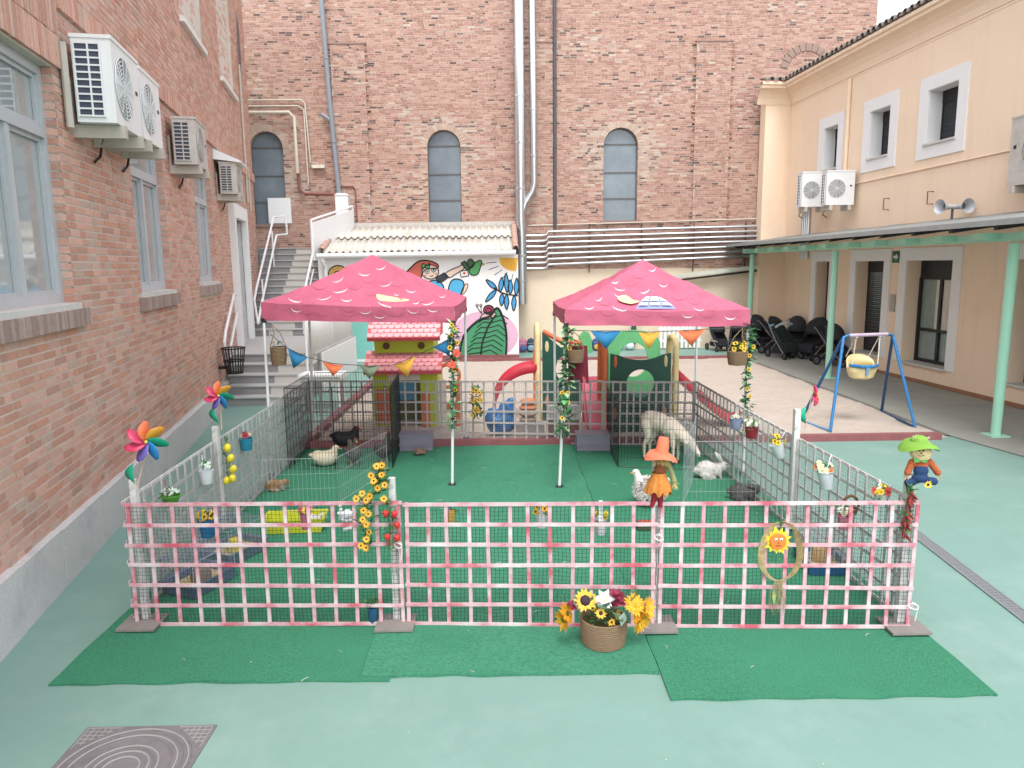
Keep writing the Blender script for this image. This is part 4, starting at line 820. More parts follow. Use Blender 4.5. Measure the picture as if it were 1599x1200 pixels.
# brush marks: thin strips projected onto the canopy surface
from mathutils.bvhtree import BVHTree
def canopy_tree(t):
    vs, fs = [], []
    for o in t.children:
        if o.name.split('.')[0] in ('canopy', 'valance'):
            n = len(vs); W_ = wmat(o); vs += [W_ @ v.co for v in o.data.vertices]; fs += [tuple(i+n for i in p.vertices) for p in o.data.polygons]
    return BVHTree.FromPolygons(vs, fs)
TREE = {id(GL): canopy_tree(gl), id(GR): canopy_tree(gr_)}
def on_canopy(g, x, y, lift=.004):
    """photo pixel -> point on the canvas itself"""
    d = ray(x, y).normalized(); h, n, i, dist = TREE[id(g)].ray_cast(EYE, d)
    if h is None: return None
    return h+(n if n.dot(d) < 0 else -n)*lift
def crescent(g, root, cx, cy, w, h, hexc, name, tilt=0., th=2.6):
    top, bot = [], []
    for k in range(9):
        a = PI*(.08+.84*k/8); ca, sa = math.cos(a), math.sin(a); t1 = (-w*ca, h*sa); t2 = (-w*.97*ca, (h-th*sa-.4)*sa)
        for lst_, (dx, dy) in ((bot, t1), (top, t2)): lst_.append(on_canopy(g, cx+dx*math.cos(tilt)-dy*math.sin(tilt), cy+dy*math.cos(tilt)+dx*math.sin(tilt)))
    if any(p is None for p in top+bot): return
    MB().add([tuple(p) for p in top]+[tuple(p) for p in bot], [(i, i+9, i+10, i+1) for i in range(8)]).build(name, C(hexc, .8), root)
for cx, cy, w in ((527, 435, 10), (569, 426, 9), (602, 442, 10), (531, 452, 12), (506, 463, 12), (541, 466, 9), (461, 467, 11), (620, 457, 4), (642, 452, 8), (649, 470, 6), (604, 474, 14), (594, 416, 8), (668, 471, 10), (690, 460, 5)): crescent(GL, gl, cx, cy, w, 6, 'f6e9ec', 'white_brush_crescent', rnd(-.5, .3), rnd(.7, 1.7))
for cx, cy, w in ((1018, 419, 6), (1036, 443, 7), (968, 449, 9), (1006, 453, 8), (967, 459, 8), (934, 465, 6), (920, 478, 8), (968, 480, 12), (1092, 480, 9), (960, 438, 6)): crescent(GR, gr_, cx, cy, w, 6, 'f6e9ec', 'white_brush_crescent', rnd(-.5, .3), rnd(.7, 1.7))
for g, root, lst_ in ((GL, gl, [(500, 445), (555, 445), (580, 455), (480, 470), (545, 480), (620, 440), (660, 465), (575, 435)]), (GR, gr_, [(998, 428), (985, 440), (1030, 460), (1060, 462), (945, 470), (1085, 468), (1110, 478), (1040, 475)])):
    for cx, cy in lst_:
        for tw in (0,): crescent(g, root, cx, cy, 11, 8, 'b0566e', 'dark_brush_scallop', rnd(-.1, .1), .3)
def patch(g, root, pts, hexc, name, lift=.004):
    P = [on_canopy(g, x, y, lift) for x, y in pts]
    if all(P): MB().add([tuple(p) for p in P], [tuple(range(len(P)))]).build(name, C(hexc, .8), root)
patch(GL, gl, smooth_poly([(588, 460), (600, 462), (618, 465), (640, 469), (625, 472), (600, 471), (590, 468)], 3), 'f0e3ae', 'yellow_brush_smear')
patch(GR, gr_, smooth_poly([(964, 468), (975, 464), (988, 472), (998, 474), (985, 478), (968, 474)], 3), 'efe0a8', 'yellow_brush_smear', .03)
patch(GR, gr_, [(992, 483), (1002, 469), (1012, 464), (1028, 464), (1042, 471), (1056, 483)], '9aa6d8', 'painted_window', .004)
for a in ([(1000, 474), (1008, 467), (1014, 467), (1012, 474)], [(1015, 474), (1016, 467), (1026, 467), (1028, 474)], [(1031, 474), (1029, 467), (1038, 472), (1041, 474)], [(996, 481), (999, 476), (1011, 476), (1011, 481)], [(1014, 481), (1014, 476), (1029, 476), (1031, 481)], [(1034, 481), (1033, 476), (1043, 476), (1050, 481)]): patch(GR, gr_, a, 'f2f2f6', 'painted_pane', .035)
for g, root, wl, dl_ in ((GL, gl, [(463, 481), (571, 484), (593, 491), (645, 483), (676, 481)], [(480, 484), (545, 487), (618, 487), (660, 484), (505, 486)]), (GR, gr_, [(1074, 490), (1140, 493)], [(1005, 488), (1105, 488), (1150, 488), (950, 486), (1040, 488)])):
    for cx, cy in wl: crescent(g, root, cx, cy, 9, 7, 'f6e9ec', 'white_brush_crescent', rnd(-.5, .3), rnd(.7, 1.7))
    for cx, cy in dl_: crescent(g, root, cx, cy, 12, 8, 'b0566e', 'dark_brush_scallop', rnd(-.1, .1), .3)
# bunting
m_str = C('4a4f4c', .8)
def bunting(label, Ya, Yb, xa, xb, line, flags):
    Yf = lambda x: Ya+(Yb-Ya)*(x-xa)/(xb-xa)
    P = [OY(x, y, Yf(x)-.04) for x, y in line]; t = thing('bunting', label, 'bunting', P[0], 0, 'flag strings'); MB().tube(P, .005, 5).build('string', m_str, t)
    for pts, h in flags:
        Q = [OY(x, y, Yf(x)-.05+rnd(-.01, .01)) for x, y in pts]; c = (Q[0]+Q[1]+Q[2])/3; mid = Q[0].lerp(Q[1], .5)+V((0, rnd(.02, .05), -.012))
        q = MB().add([tuple(p) for p in (Q[0], mid, Q[1], Q[2])], [(0, 3, 1), (1, 3, 2)]); o = q.build('flag', C(h, .8, bump=.3, bscale=40), t, smooth=True); sd = o.modifiers.new('t', 'SOLIDIFY'); sd.thickness = .004
bunting('bunting of five flags across the left gazebo', 9.85, 9.27, 424, 708, [(422, 522), (450, 545), (480, 558), (520, 568), (577, 572), (615, 570), (650, 556), (680, 541), (706, 527)], [([(449, 543), (480, 559), (458, 576)], '2f7fae'), ([(503, 565), (537, 571), (520, 588)], 'e8794f'), ([(561, 571), (594, 571), (577, 593)], '7d8a72'), ([(615, 571), (648, 557), (637, 589)], 'd9a640'), ([(676, 543), (705, 527), (702, 556)], '2f7fae')])
bunting('bunting of three flags across the right gazebo', 9.1, 9.42, 884, 1170, [(884, 516), (920, 517), (965, 517), (1010, 519), (1060, 517), (1110, 514), (1150, 512), (1168, 510)], [([(922, 517), (970, 517), (946, 546)], '2f7fae'), ([(997, 519), (1031, 519), (1013, 546)], 'd9a640'), ([(1058, 517), (1102, 513), (1080, 541)], 'e8794f')])
# ================================================================== FLOWERS, POTS, GARLANDS
GRN = ['4f8a4a', '3f7442', '6ba05a', '35633c']
class Bouquet:
    """collects petals / centres / leaves by colour, then builds them as parts of one thing"""
    def __init__(s): s.d = {}
    def mb(s, part, h): return s.d.setdefault((part, h), MB())
    def flower(s, p, nrm, R, n, h, ch='4a3020', w=.42, layers=1, cup=.25, cr=.32, part='petals'):
        p, nrm = V(p), V(nrm).normalized(); x, y, z = frame(V((0, 0, 0)), nrm); mb = s.mb(part, h)
        for L_ in range(layers):
            for k in range(n):
                a = 2*PI*(k+.5*L_)/n+rnd(-.1, .1); d = x*math.cos(a)+y*math.sin(a); e = x*-math.sin(a)+y*math.cos(a); r = R*(1-.2*L_)*rnd(.88, 1.08); b = p+nrm*(.006*L_)
                q = [b+d*(.12*R), b+d*(.55*r)+e*(w*r*.5)+nrm*(cup*r*.3), b+d*r+nrm*(cup*r*rnd(.2, .9)), b+d*(.55*r)-e*(w*r*.5)+nrm*(cup*r*.3), b+d*(.5*r)+nrm*(cup*r*.18)]
                mb.add([tuple(v) for v in q], [(0, 1, 4), (1, 2, 4), (2, 3, 4), (3, 0, 4)])
        s.mb('flower_centre', ch).ell(p+nrm*.004, (R*cr, R*cr, R*cr*.5), 8, 5, R=nrm.to_track_quat('Z', 'Y').to_matrix())
    def leaf(s, p, d, L_, w, h=None, part='leaves'):
        p, d = V(p), V(d).normalized(); x, y, z = frame(V((0, 0, 0)), d); up = y if y.z > 0 else -y; h = h or random.choice(GRN)
        q = [p, p+d*(L_*.5)+x*(w/2)+up*(w*.15), p+d*L_, p+d*(L_*.5)-x*(w/2)+up*(w*.15), p+d*(L_*.5)-up*(w*.05)]
        s.mb(part, h).add([tuple(v) for v in q], [(0, 1, 4), (1, 2, 4), (2, 3, 4), (3, 0, 4)])
    def rose(s, p, R, h):
        for k in range(3):
            s.flower(V(p)+V((0, 0, .006*k)), (rnd(-.2, .2), -.4+rnd(-.2, .2), 1), R*(1-.25*k), 6, h, h, .8, 1, .9, .3)
    def build(s, root):
        for (part, h), mb in s.d.items(): o = mb.build(part, C(h, .7, var=.15, scale=30), root); o['kind'] = 'stuff' if part in ('petals', 'leaves', 'flower_centre', 'stalks') else 'part'
def rdir(up=.3): return V((rnd(-1, 1), rnd(-1, 1), rnd(up-.5, up+.8))).normalized()
def fill(b, c, R, spec, nl=22, lw=.022, ll=.055):
    """flowers scattered over a dome round c"""
    c = V(c)
    for k in range(nl): d = rdir(.3); b.leaf(c+d*R*rnd(.2, .8), d, ll*rnd(.7, 1.2), lw*rnd(.7, 1.2))
    for (n, fr, pet, h, ch, w) in spec:
        for k in range(n):
            d = V((rnd(-1, 1), rnd(-1.2, .5), rnd(.1, 1))).normalized(); b.flower(c+d*R*rnd(.7, 1.05), d+V((0, -.5, 0)), fr*rnd(.85, 1.15), pet, h, ch, w)
def hanging_pot(loc, label, hexc, r=.065, h=.12, spec=(), tilt=(0, 0), hook=None, hookc='f0f0f0', name='flower_bucket', cat='flower pot', nl=22, fr=.075, mat_=None, basket=False, taper=.75):
    loc = V(loc); t = thing(name, label, cat, loc, 0, 'pots hung on the pen'); M0 = Mx.Translation(loc) @ Mx.Rotation(tilt[0], 4, 'X') @ Mx.Rotation(tilt[1], 4, 'Y'); m = mat_ or C(hexc, .45, var=.05)
    prof = [(0, 0), (r*taper, 0), (r*taper+.002, .004), (r, h), (r*1.07, h), (r*1.07, h+.008), (r*.96, h+.008), (r*.9, h-.02), (0, h-.02)]
    MB().lathe(prof, n=20, M=M0).build('basket' if basket else 'pot', m, t, smooth=True)
    b = Bouquet(); top = M0 @ V((0, 0, h+.015)); fill(b, top, fr, spec, nl); b.build(t)
    if hook is not None:
        hp = V(hook); hd = hp-loc; hd.z = 0; hd = hd.normalized() if hd.length > 1e-4 else V((0, 1, 0)); back = M0 @ V((0, 0, h)); back += hd*r*.9; MB().tube([back, back.lerp(hp, .5)+V((0, 0, .0)), hp+V((0, 0, .012)), hp+hd*.03], .005, 6).build('hook', C(hookc, .4), t)
    return t
YEL = (5, .034, 9, 'f2c832', '5a3a1c', .4); YL2 = (4, .03, 8, 'f4dd58', 'e0a830', .6); WHT = (7, .025, 6, 'f4f0ea', 'e4d68a', .6); ORG = (3, .035, 10, 'ee9a4a', '8a4a20', .5); PNK = (3, .03, 7, 'e79aa8', 'e4c05a', .6)
def at(x, y, Y): return OY(x, y, Y)
# pots on the front fence (outside face, Y about 5.45 - they hang behind the top slat)
hanging_pot(at(325, 838, 5.66), 'blue bucket of yellow flowers hung at the front left of the pen', '2f7ab0', .066, .13, [(6, .034, 9, 'f2c832', '5a3a1c', .4), (4, .04, 12, 'f0d02a', 'e8b820', .5)], hook=at(311, 790, 5.6), hookc='3aa0d8')
hanging_pot(at(478, 826, 5.62), 'small pink bucket with a yellow bloom on the front left trellis', 'd87a94', .042, .12, [(3, .03, 8, 'e4768c', '7a2a3c', .6), (2, .036, 10, 'f0d850', 'd8a830', .6)], hook=at(478, 789, 5.58), hookc='e79aa8', nl=12, fr=.05)
hanging_pot(at(703, 820, 5.58), 'small orange yellow cloth pot with lilac ribbon on the middle trellis', 'e8b75a', .042, .1, [(3, .02, 6, '7a6aa8', 'e8c860', .5)], hook=at(698, 788, 5.52), hookc='b8a4d4', nl=18, fr=.05)
hanging_pot(at(846, 823, 5.55), 'white bucket with two sunflowers left of centre on the middle trellis', 'eceeee', .05, .11, [(6, .038, 11, 'f0b22e', '54351a', .4)], hook=at(844, 788, 5.48), nl=16, fr=.06)
wp = hanging_pot(at(938, 834, 5.52), 'white bucket with yellow buds on a broad white strap, middle trellis', 'eef0f2', .05, .12, [(7, .028, 7, 'e6d23e', 'c89a28', .6)], hook=at(938, 788, 5.45), nl=18, fr=.06)
MB().b2(at(938, 800, 5.44).x-.014, at(938, 800, 5.44).x+.014, 5.438, 5.442, .86, 1.03).build('strap', C('f0f2f4', .5), wp)
hanging_pot(at(1318, 826, 5.42), 'pink pot with pale flowers behind the front right trellis', 'd98ca0', .055, .1, [WHT, (3, .03, 7, 'dfe8b8', 'c8b84a', .6)], hook=at(1318, 789, 5.36), nl=26, fr=.065)
hanging_pot(OX(1374, 790, 2.99), 'pot of red tulips and yellow daisies near the denim scarecrow', 'e8ecec', .05, .09, [(4, .04, 7, 'd85048', 'a83030', .8), (5, .028, 8, 'f0d848', 'e0a830', .6), (4, .022, 6, 'eef0f4', 'e0c040', .6)], hook=OX(1374, 752, 3.06), nl=26, fr=.07)
tb = thing('twig_basket', 'small brown twig basket with an arched handle on the right side trellis', 'basket', at(1328, 800, 6.1), 0); c = at(1328, 792, 6.1)
MB().lathe([(0, 0), (.05, 0), (.065, .05), (.06, .052), (.045, .01), (0, .01)], c-V((0, 0, .06)), 16).build('basket', C('6a4a30', .8), tb); MB().tube([c+V((.07*math.cos(a), 0, .1*math.sin(a))) for a in [PI*k/10 for k in range(11)]], .012, 6).build('handle', C('6f4d33', .8), tb)
# left side fence
hanging_pot(OX(268, 790, -2.9), 'green pot of tiny white flowers hung on the left side trellis', '5fa040', .08, .09, [(22, .016, 5, 'e8f2ee', 'dfe8b0', .7)], hook=OX(257, 752, -2.97), hookc='b05a60', nl=30, fr=.08, taper=.5)
hanging_pot(OX(323, 755, -2.93), 'white bucket of tiny mint flowers hung on the left side trellis', 'e9edf0', .068, .13, [(22, .017, 5, 'dcefe6', 'e8f0d8', .7)], hook=OX(315, 712, -3.00), nl=24, fr=.07)
hanging_pot(OX(385, 703, -2.96), 'turquoise pot with a cactus and pink blooms on the left side trellis', '2f8fae', .075, .13, [(2, .04, 7, '9c3848', '6a2030', .8), (3, .03, 6, 'f0c8a8', 'e0a080', .7)], hook=OX(380, 672, -3.03), nl=18, fr=.07)
# right side fence
hanging_pot(OX(1149, 670, 2.92), 'lilac pot with pale blooms hung near the goat', '9aa2c4', .075, .13, [(6, .03, 6, 'eee8dc', 'e0c878', .6), (2, .035, 6, 'a03048', '702038', .7)], nl=20, fr=.08, hook=OX(1149, 640, 2.99))
hanging_pot(OX(1173, 684, 2.92), 'red pot of leafy greens beside the right gazebo leg', '9c3038', .075, .11, [(6, .028, 6, 'f0f4e4', 'd8d890', .6)], nl=46, fr=.11, hook=OX(1173, 655, 2.99))
hanging_pot(OX(1219, 714, 2.93), 'white bucket of yellow flowers tilted on the right side trellis', 'e4ebf0', .07, .15, [(8, .035, 9, 'f2d636', '7a5a1c', .5)], tilt=(0, -.35), hook=OX(1226, 676, 3.00), nl=20, fr=.08)
hanging_pot(OX(1291, 763, 2.96), 'white bucket with cream and orange roses on the right side trellis', 'e4ebf0', .068, .16, [(6, .032, 8, 'f6efd0', 'e8d880', .7), (3, .036, 8, 'e8945a', 'c86a38', .8)], tilt=(0, -.15), hook=OX(1298, 712, 3.03), nl=26, fr=.08)
# potted plant standing inside by the front stake
bp = G(583, 972, .03); hanging_pot(bp, 'small dark blue pot with a leafy plant standing behind the front trellis', '2a5878', .045, .12, [], nl=34, fr=.06, name='potted_plant', cat='plant')
# strings of fruit and vegetables
def string_thing(name, label, cat, pts, Y, build):
    P = [at(x, y, Y) for x, y in pts]; t = thing(name, label, cat, P[-1], 0); MB().tube(P, .004, 5).build('stem', C('5a7a48', .8), t); build(t, P); return t
def lemons(t, P):
    b = Bouquet()
    for k in range(36): i = rnd(0, len(P)-1.01); p = P[int(i)].lerp(P[int(i)+1], i % 1); b.leaf(p, rdir(), .07, .025)
    b.build(t)
    for x, y in ((355, 700), (360, 716), (364, 733), (354, 751), (363, 747)):
        c = at(x, y, 7.55); MB().lathe([(0, -.05), (.012, -.044), (.03, -.03), (.038, 0), (.03, .03), (.01, .045), (0, .048)], n=14, M=Mx.Translation(c) @ Mx.Rotation(rnd(-.8, .8), 4, 'Y')).build('lemon', C('f0dc3c', .45, bump=.2, bscale=200), t, smooth=True)
string_thing('lemon_string', 'string of yellow lemons hanging beside the left stake', 'garland', [(352, 686), (353, 705), (354, 730), (356, 755)], 7.6, lemons)
def onions(t, P):
    for k in range(26): i = rnd(0, len(P)-1.01); p = P[int(i)].lerp(P[int(i)+1], i % 1)+V((rnd(-.03, .03), rnd(-.03, .02), 0)); MB().ell(p, (.026, .026, .03), 10, 7).build('onion', C(random.choice(['8a2c44', '9c3a52', '7a2238']), .35), t, smooth=True)
string_thing('onion_string', 'string of dark red onions hanging beside the right stake', 'garland', [(1246, 682), (1243, 700), (1241, 720), (1241, 735)], 7.5, onions)
def chillies(t, P):
    for k in range(16):
        i = rnd(0, len(P)-1.01); p = P[int(i)].lerp(P[int(i)+1], i % 1); d = V((rnd(-.8, .8), rnd(-.5, .2), -1)).normalized(); l = rnd(.06, .1); MB().tube([p, p+d*l*.4, p+d*l*.8+V((.004, 0, 0)), p+d*l+V((.012, 0, 0))], [.008, .012, .008, .001], 7).build('chilli', C(random.choice(['8a2224', '6e1c22', 'a83030']), .3), t, smooth=True)
    b = Bouquet()
    for k in range(44): i = rnd(0, len(P)-1.01); p = P[int(i)].lerp(P[int(i)+1], i % 1); b.leaf(p, rdir(), .07, .03)
    b.build(t)
string_thing('chilli_string', 'string of dark red chillies with green leaves at the front right corner', 'garland', [(1424, 758), (1418, 785), (1414, 810), (1412, 838)], 5.27, chillies)
def berries(t, P):
    b = Bouquet()
    for k in range(60): i = rnd(0, len(P)-1.01); p = P[int(i)].lerp(P[int(i)+1], i % 1)+V((rnd(-.03, .03), 0, 0)); b.leaf(p, rdir(), .06, .02)
    b.build(t)
    for x, y in ((602, 802), (616, 803), (620, 820), (620, 840), (605, 839)):
        c = at(x, y, 5.42); MB().lathe([(0, -.035), (.012, -.028), (.024, -.005), (.024, .012), (.012, .024), (0, .026)], n=12, M=Mx.Translation(c)).build('strawberry', C('d83c34', .35, bump=.4, bscale=150), t, smooth=True)
string_thing('strawberry_garland', 'green garland with red strawberries beside the front left stake', 'garland', [(606, 780), (608, 800), (609, 825), (608, 858)], 5.44, berries)
def sunflowers(t, P):
    b = Bouquet()
    for k in range(150): i = rnd(0, len(P)-1.01); p = P[int(i)].lerp(P[int(i)+1], i % 1)+V((rnd(-.05, .05), rnd(-.02, .02), rnd(-.02, .02))); b.leaf(p, rdir(), .07, .032)
    for x, y in ((588, 728), (597, 727), (580, 742), (596, 742), (584, 750), (601, 757), (590, 762), (566, 771), (578, 775), (572, 781), (599, 780), (568, 796), (575, 803), (567, 811), (573, 818), (576, 832), (573, 841), (563, 853), (571, 856), (557, 778)): b.flower(at(x, y, 5.4)+V((0, rnd(-.02, .02), 0)), (rnd(-.4, .4), -1, rnd(0, .6)), .032, 11, 'f0b840', '4a2a14', .4, 2)
    b.build(t)
string_thing('sunflower_garland', 'garland of small sunflowers draped over the front trellis by the stake', 'garland', [(590, 728), (592, 745), (596, 760), (580, 775), (572, 790), (571, 815), (574, 838), (567, 856)], 5.45, sunflowers)
def bunch(t, P):
    b = Bouquet()
    for k in range(70): i = rnd(0, len(P)-1.01); p = P[int(i)].lerp(P[int(i)+1], i % 1)+V((rnd(-.07, .07), rnd(-.05, 0), 0)); b.leaf(p, rdir(), .1, .045)
    for k in range(22): i = rnd(0, len(P)-1.01); p = P[int(i)].lerp(P[int(i)+1], i % 1)+V((rnd(-.08, .08), -.06, 0)); b.flower(p, (rnd(-.4, .4), -1, .3), .04, 8, random.choice(['e6b63a', 'e8a04a', 'efc850']), '7a4a20', .5)
    b.build(t)
string_thing('flower_bunch', 'bunch of yellow and orange flowers hanging on the back trellis', 'garland', [(743, 606), (744, 625), (745, 640), (745, 655)], 11.35, bunch)
def ivy(name, label, pts, Y, n, s=.075, fl=0, fh='f0c23c', orange=()):
    P = [at(x, y, Y) for x, y in pts]; t = thing(name, label, 'garland', P[-1], 0, 'ivy on the gazebo legs'); MB().tube(P, .006, 5).build('vine', C('4c6a3c', .8), t); b = Bouquet()
    for k in range(n): i = rnd(0, len(P)-1.01); p = P[int(i)].lerp(P[int(i)+1], i % 1); b.leaf(p+V((rnd(-.04, .04), rnd(-.05, .03), 0)), rdir(-.1), s*rnd(.7, 1.3), s*rnd(.5, .8), random.choice(['4f9a5a', '6fb478', '35693f', 'a8ccA0'.lower(), '274a2e']))
    for k in range(fl): i = rnd(0, len(P)-1.01); p = P[int(i)].lerp(P[int(i)+1], i % 1); b.flower(p+V((rnd(-.05, .05), -.06, 0)), (rnd(-.4, .4), -1, .2), .035, 9, fh, '3a2412', .45)
    for x, y in orange: b.flower(at(x, y, Y-.08), (.1, -1, .2), .06, 8, 'e2604a', 'c84a38', .7, 2)
    b.build(t); return t
ivy('ivy_garland', 'ivy with orange blooms on the leg between the gazebos, left one', [(708, 505), (709, 540), (709, 580), (708, 620), (706, 670)], 9.2, 190, .085, 9, orange=[(713, 552), (706, 570)])
ivy('ivy_garland', 'broad leaved ivy on the leg between the gazebos, right one', [(887, 510), (884, 550), (884, 590), (881, 630), (878, 685)], 9.02, 120, .12, 5)
ivy('ivy_garland', 'variegated ivy on the outer leg of the right gazebo', [(1170, 505), (1172, 540), (1166, 570), (1165, 610), (1163, 680)], 9.45, 190, .09, 7)
# hanging baskets
m_wick = mat('woven_wicker', 'a58a6c', .85, k=.62, var=.22, scale=18, bump=.9, bscale=30, stretch=(1, 1, 6))
def wicker(loc, r, h, name, label, spec, nl, hang=None, taper=.85, cat='basket', fr=None):
    t = thing(name, label, cat, loc, 0); loc = V(loc); q = MB(); n = 14
    for k in range(n): z = h*k/n; rr_ = r*(taper+(1-taper)*math.sin(min(1, (k+1)/n*1.2)*PI/2)); q.lathe([(rr_-.008, z), (rr_, z+h/n*.15), (rr_+.004, z+h/n*.5), (rr_, z+h/n*.9), (rr_-.008, z+h/n)], loc, 26)
    q.build('basket', m_wick, t, smooth=True); MB().lathe([(0, .01), (r*taper, .01), (r*.95, h*.8), (0, h*.82)], loc, 18).build('soil', C('54502c', .9), t)
    b = Bouquet(); fill(b, loc+V((0, 0, h)), fr or r, spec, nl); b.build(t)
    if hang:
        for s_ in (-1, 1): MB().tube([loc+V((s_*r, 0, h)), loc+V((s_*r*.4, 0, h+(V(hang).z-loc.z-h)*.6)), V(hang)], .006, 5).build('cord', C('8a7658', .8), t)
    return t
wicker(at(436, 570, 9.8), .105, .24, 'hanging_basket', 'tall wicker basket hanging from the left gazebo corner', [(2, .03, 7, 'd8a23c', '6a4420', .5)], 14, hang=at(424, 507, 9.85))
wicker(at(1151, 570, 9.35), .125, .18, 'hanging_basket', 'round wicker basket of yellow flowers hanging by the outer leg of the right gazebo', [(9, .045, 9, 'e8c23a', '7a5a20', .5)], 44, hang=at(1160, 512, 9.4))
wicker(at(899, 566, 9.0), .1, .16, 'hanging_basket', 'rough wicker basket hung by the leg between the gazebos', [(3, .04, 6, 'c84a58', '6a2030', .6)], 16, hang=at(888, 512, 9.05))
rg = thing('red_shawl', 'dark red ragged cloth hanging under the rough wicker basket', 'cloth', at(900, 600, 9.1)); q = MB()
for k in range(7):
    p = at(890+4*k, 540, 9.12); e = at(889+4.6*k, 588+rnd(-8, 14), 9.12); q.add([p+V((-.025, 0, 0)), p+V((.025, 0, 0)), e+V((.02, -.03, 0)), e+V((-.015, -.02, 0))], [(0, 1, 2, 3)])
o = q.build('cloth', C('6e2030', .9, var=.3), rg); o.modifiers.new('t', 'SOLIDIFY').thickness = .006; o['kind'] = 'stuff'
# big flower basket on the mat in front
fb = wicker((.73, 5.16, .024), .172, .2, 'flower_basket', 'round rope basket of sunflowers and red roses in front of the trellis', [(8, .03, 8, 'e8b838', '5a3a1c', .5)], 120, taper=.9, cat='flower basket', fr=.15)
b = Bouquet(); Y = 5.1
for x, y, n3 in ((888, 958, (-.9, -.5, .1)), (880, 968, (-.9, -.6, -.3)), (998, 960, (.5, -.9, .1)), (990, 945, (.2, -.7, .6)), (1010, 950, (.8, -.6, .3)), (1000, 972, (.6, -.8, -.3))): b.flower(at(x, y, Y-.05), n3, .092, 18, 'efb32e', 'e0982c' if x > 950 else '4c6a2c', .3, 2, cup=.5, cr=.25)
b.flower(at(914, 938, Y-.04), (-.1, -.9, .4), .085, 15, 'f0c04a', '3a2430', .42, 2, cr=.5); b.flower(at(938, 958, Y-.1), (0, -.9, .5), .045, 10, 'efc050', '3a2414', .42, 2, cr=.4)
for x, y in ((893, 947), (962, 930), (970, 940), (958, 943)): b.rose(at(x, y, Y-.02), .055, '8e2f48')
for a in (-.5, .1, .7, 1.3): b.flower(at(943, 936, Y-.02), (a*.4, -.9, .5), .075, 6, 'f4f2ee', 'e8e0b0', .6, 1, .7)
for x, y in ((905, 955), (900, 935), (930, 945), (955, 955), (960, 960), (945, 950), (985, 940), (925, 930), (975, 955)): b.leaf(at(x, y, Y-.06), rdir(0), .13, .06, random.choice(['7f9488', '4a6a48', '5f8468']))
b.build(fb)
# pinwheels
PWC = ['e0486e', '7a6cc4', '2f9ae0', '1fb48c', 'f0a83c', 'ef7a50', 'd8446a']
def pinwheel(hub, base, label, R, face, leafc=True, cols=PWC):
    t = thing('pinwheel', label, 'pinwheel', base, 0, 'pinwheels'); hub = V(hub); base = V(base); MB().tube([base, hub+V(face)*.0+V((0, .03, 0))], .007, 6).build('stick', C('d8b8a0', .6), t); f = V(face).normalized(); x, y, z = frame(V((0, 0, 0)), f)
    for k in range(7):
        a = 2*PI*k/7+.2; d = x*math.cos(a)+y*math.sin(a); e = -x*math.sin(a)+y*math.cos(a); q = MB(); n = 6; vs = []
        for i in range(n+1):
            u = i/n; wid = R*.42*math.sin(PI*(.08+.84*u))**.8; c = hub+d*(R*u)+f*(.05*R*math.sin(PI*u)); vs += [c-e*wid*.35+f*.0, c+e*wid*.3+f*(wid*.35), c+e*wid*.75+f*(wid*.9)]
        q.add([tuple(v) for v in vs], [(3*i+j, 3*i+j+1, 3*i+j+4, 3*i+j+3) for i in range(n) for j in range(2)]); o = q.build('blade', C(cols[k % len(cols)], .35), t, smooth=True); o.modifiers.new('t', 'SOLIDIFY').thickness = .002
    MB().ell(hub+f*.03, .014, 8, 6).build('hub', C('f0d060', .4), t)
    if leafc:
        p = base.lerp(hub, .35); q = MB(); n = 6; ax = (hub-base).normalized(); vs = []
        for i in range(n+1): u = i/n; w = .055*math.sin(PI*(.04+.92*u)); c = p+V((-.015-.05*math.sin(PI*u*.7), -.01, 0))+ax*(.17*u-.05); vs += [c-V((w, 0, 0)), c+V((w*.35, -.02, 0))]
        q.add([tuple(v) for v in vs], [(2*i, 2*i+1, 2*i+3, 2*i+2) for i in range(n)]); o = q.build('leaf_vane', C('1fae84', .4), t, smooth=True); o.modifiers.new('t', 'SOLIDIFY').thickness = .002
pinwheel(at(229, 690, 5.62), at(211, 775, 5.62), 'large rainbow pinwheel with a green leaf at the front left corner', .16, (.3, -1, .15))
pinwheel(at(342, 618, 7.66), at(346, 672, 7.66), 'rainbow pinwheel on the stake beside the lemons', .15, (.2, -1, .1))
pinwheel(at(1270, 618, 7.42), at(1256, 672, 7.42), 'pink and orange pinwheel on the right side stake, seen edge on', .11, (.95, -.5, .1), True, ['e0486e', 'e0486e', 'ef7a50', 'f0b03c', '9a7cc8', 'e0486e', 'ef7a50'])
# ---- straw wreath with a smiling sunflower
wr = thing('straw_wreath', 'pointed oval straw wreath with a smiling sunflower on the front right trellis', 'wreath', at(1218, 960, 5.28)); q = MB(); cW = at(1218, 862, 5.33)
for k in range(150):
    r_ = rnd(.9, 1.12); sd_ = random.choice((-1, 1)); a0 = rnd(0, 1.2); a1 = a0+rnd(1.2, 2.6); pts = []; off = rnd(-.012, .012)
    for i in range(10):
        a = min(PI+.15, a0+(a1-a0)*i/9); pts.append(cW+V((sd_*(.145*r_*math.sin(a)*(1-.1*math.cos(a)))+off, rnd(-.018, -.008), .235*math.cos(a)+.01)))
    q.tube(pts, .003, 3)
for k in range(34): p = cW+V((rnd(-.03, .03), -.012, -.22)); e = p+V((rnd(-.06, .05), rnd(-.02, .0), rnd(-.3, -.08))); q.tube([p, p.lerp(e, .5)+V((rnd(-.025, .025), 0, 0)), e], .0015, 3)
for k in range(16): a = rnd(-1, 1); p = cW+V((.14*math.sin(a), -.012, .235*math.cos(a))); q.tube([p, p+V((rnd(-.08, .08), rnd(-.03, 0), rnd(-.02, .06)))], .0013, 3)
o = q.build('straw', C('b5a074', .85, var=.35, scale=40), wr); o['kind'] = 'stuff'
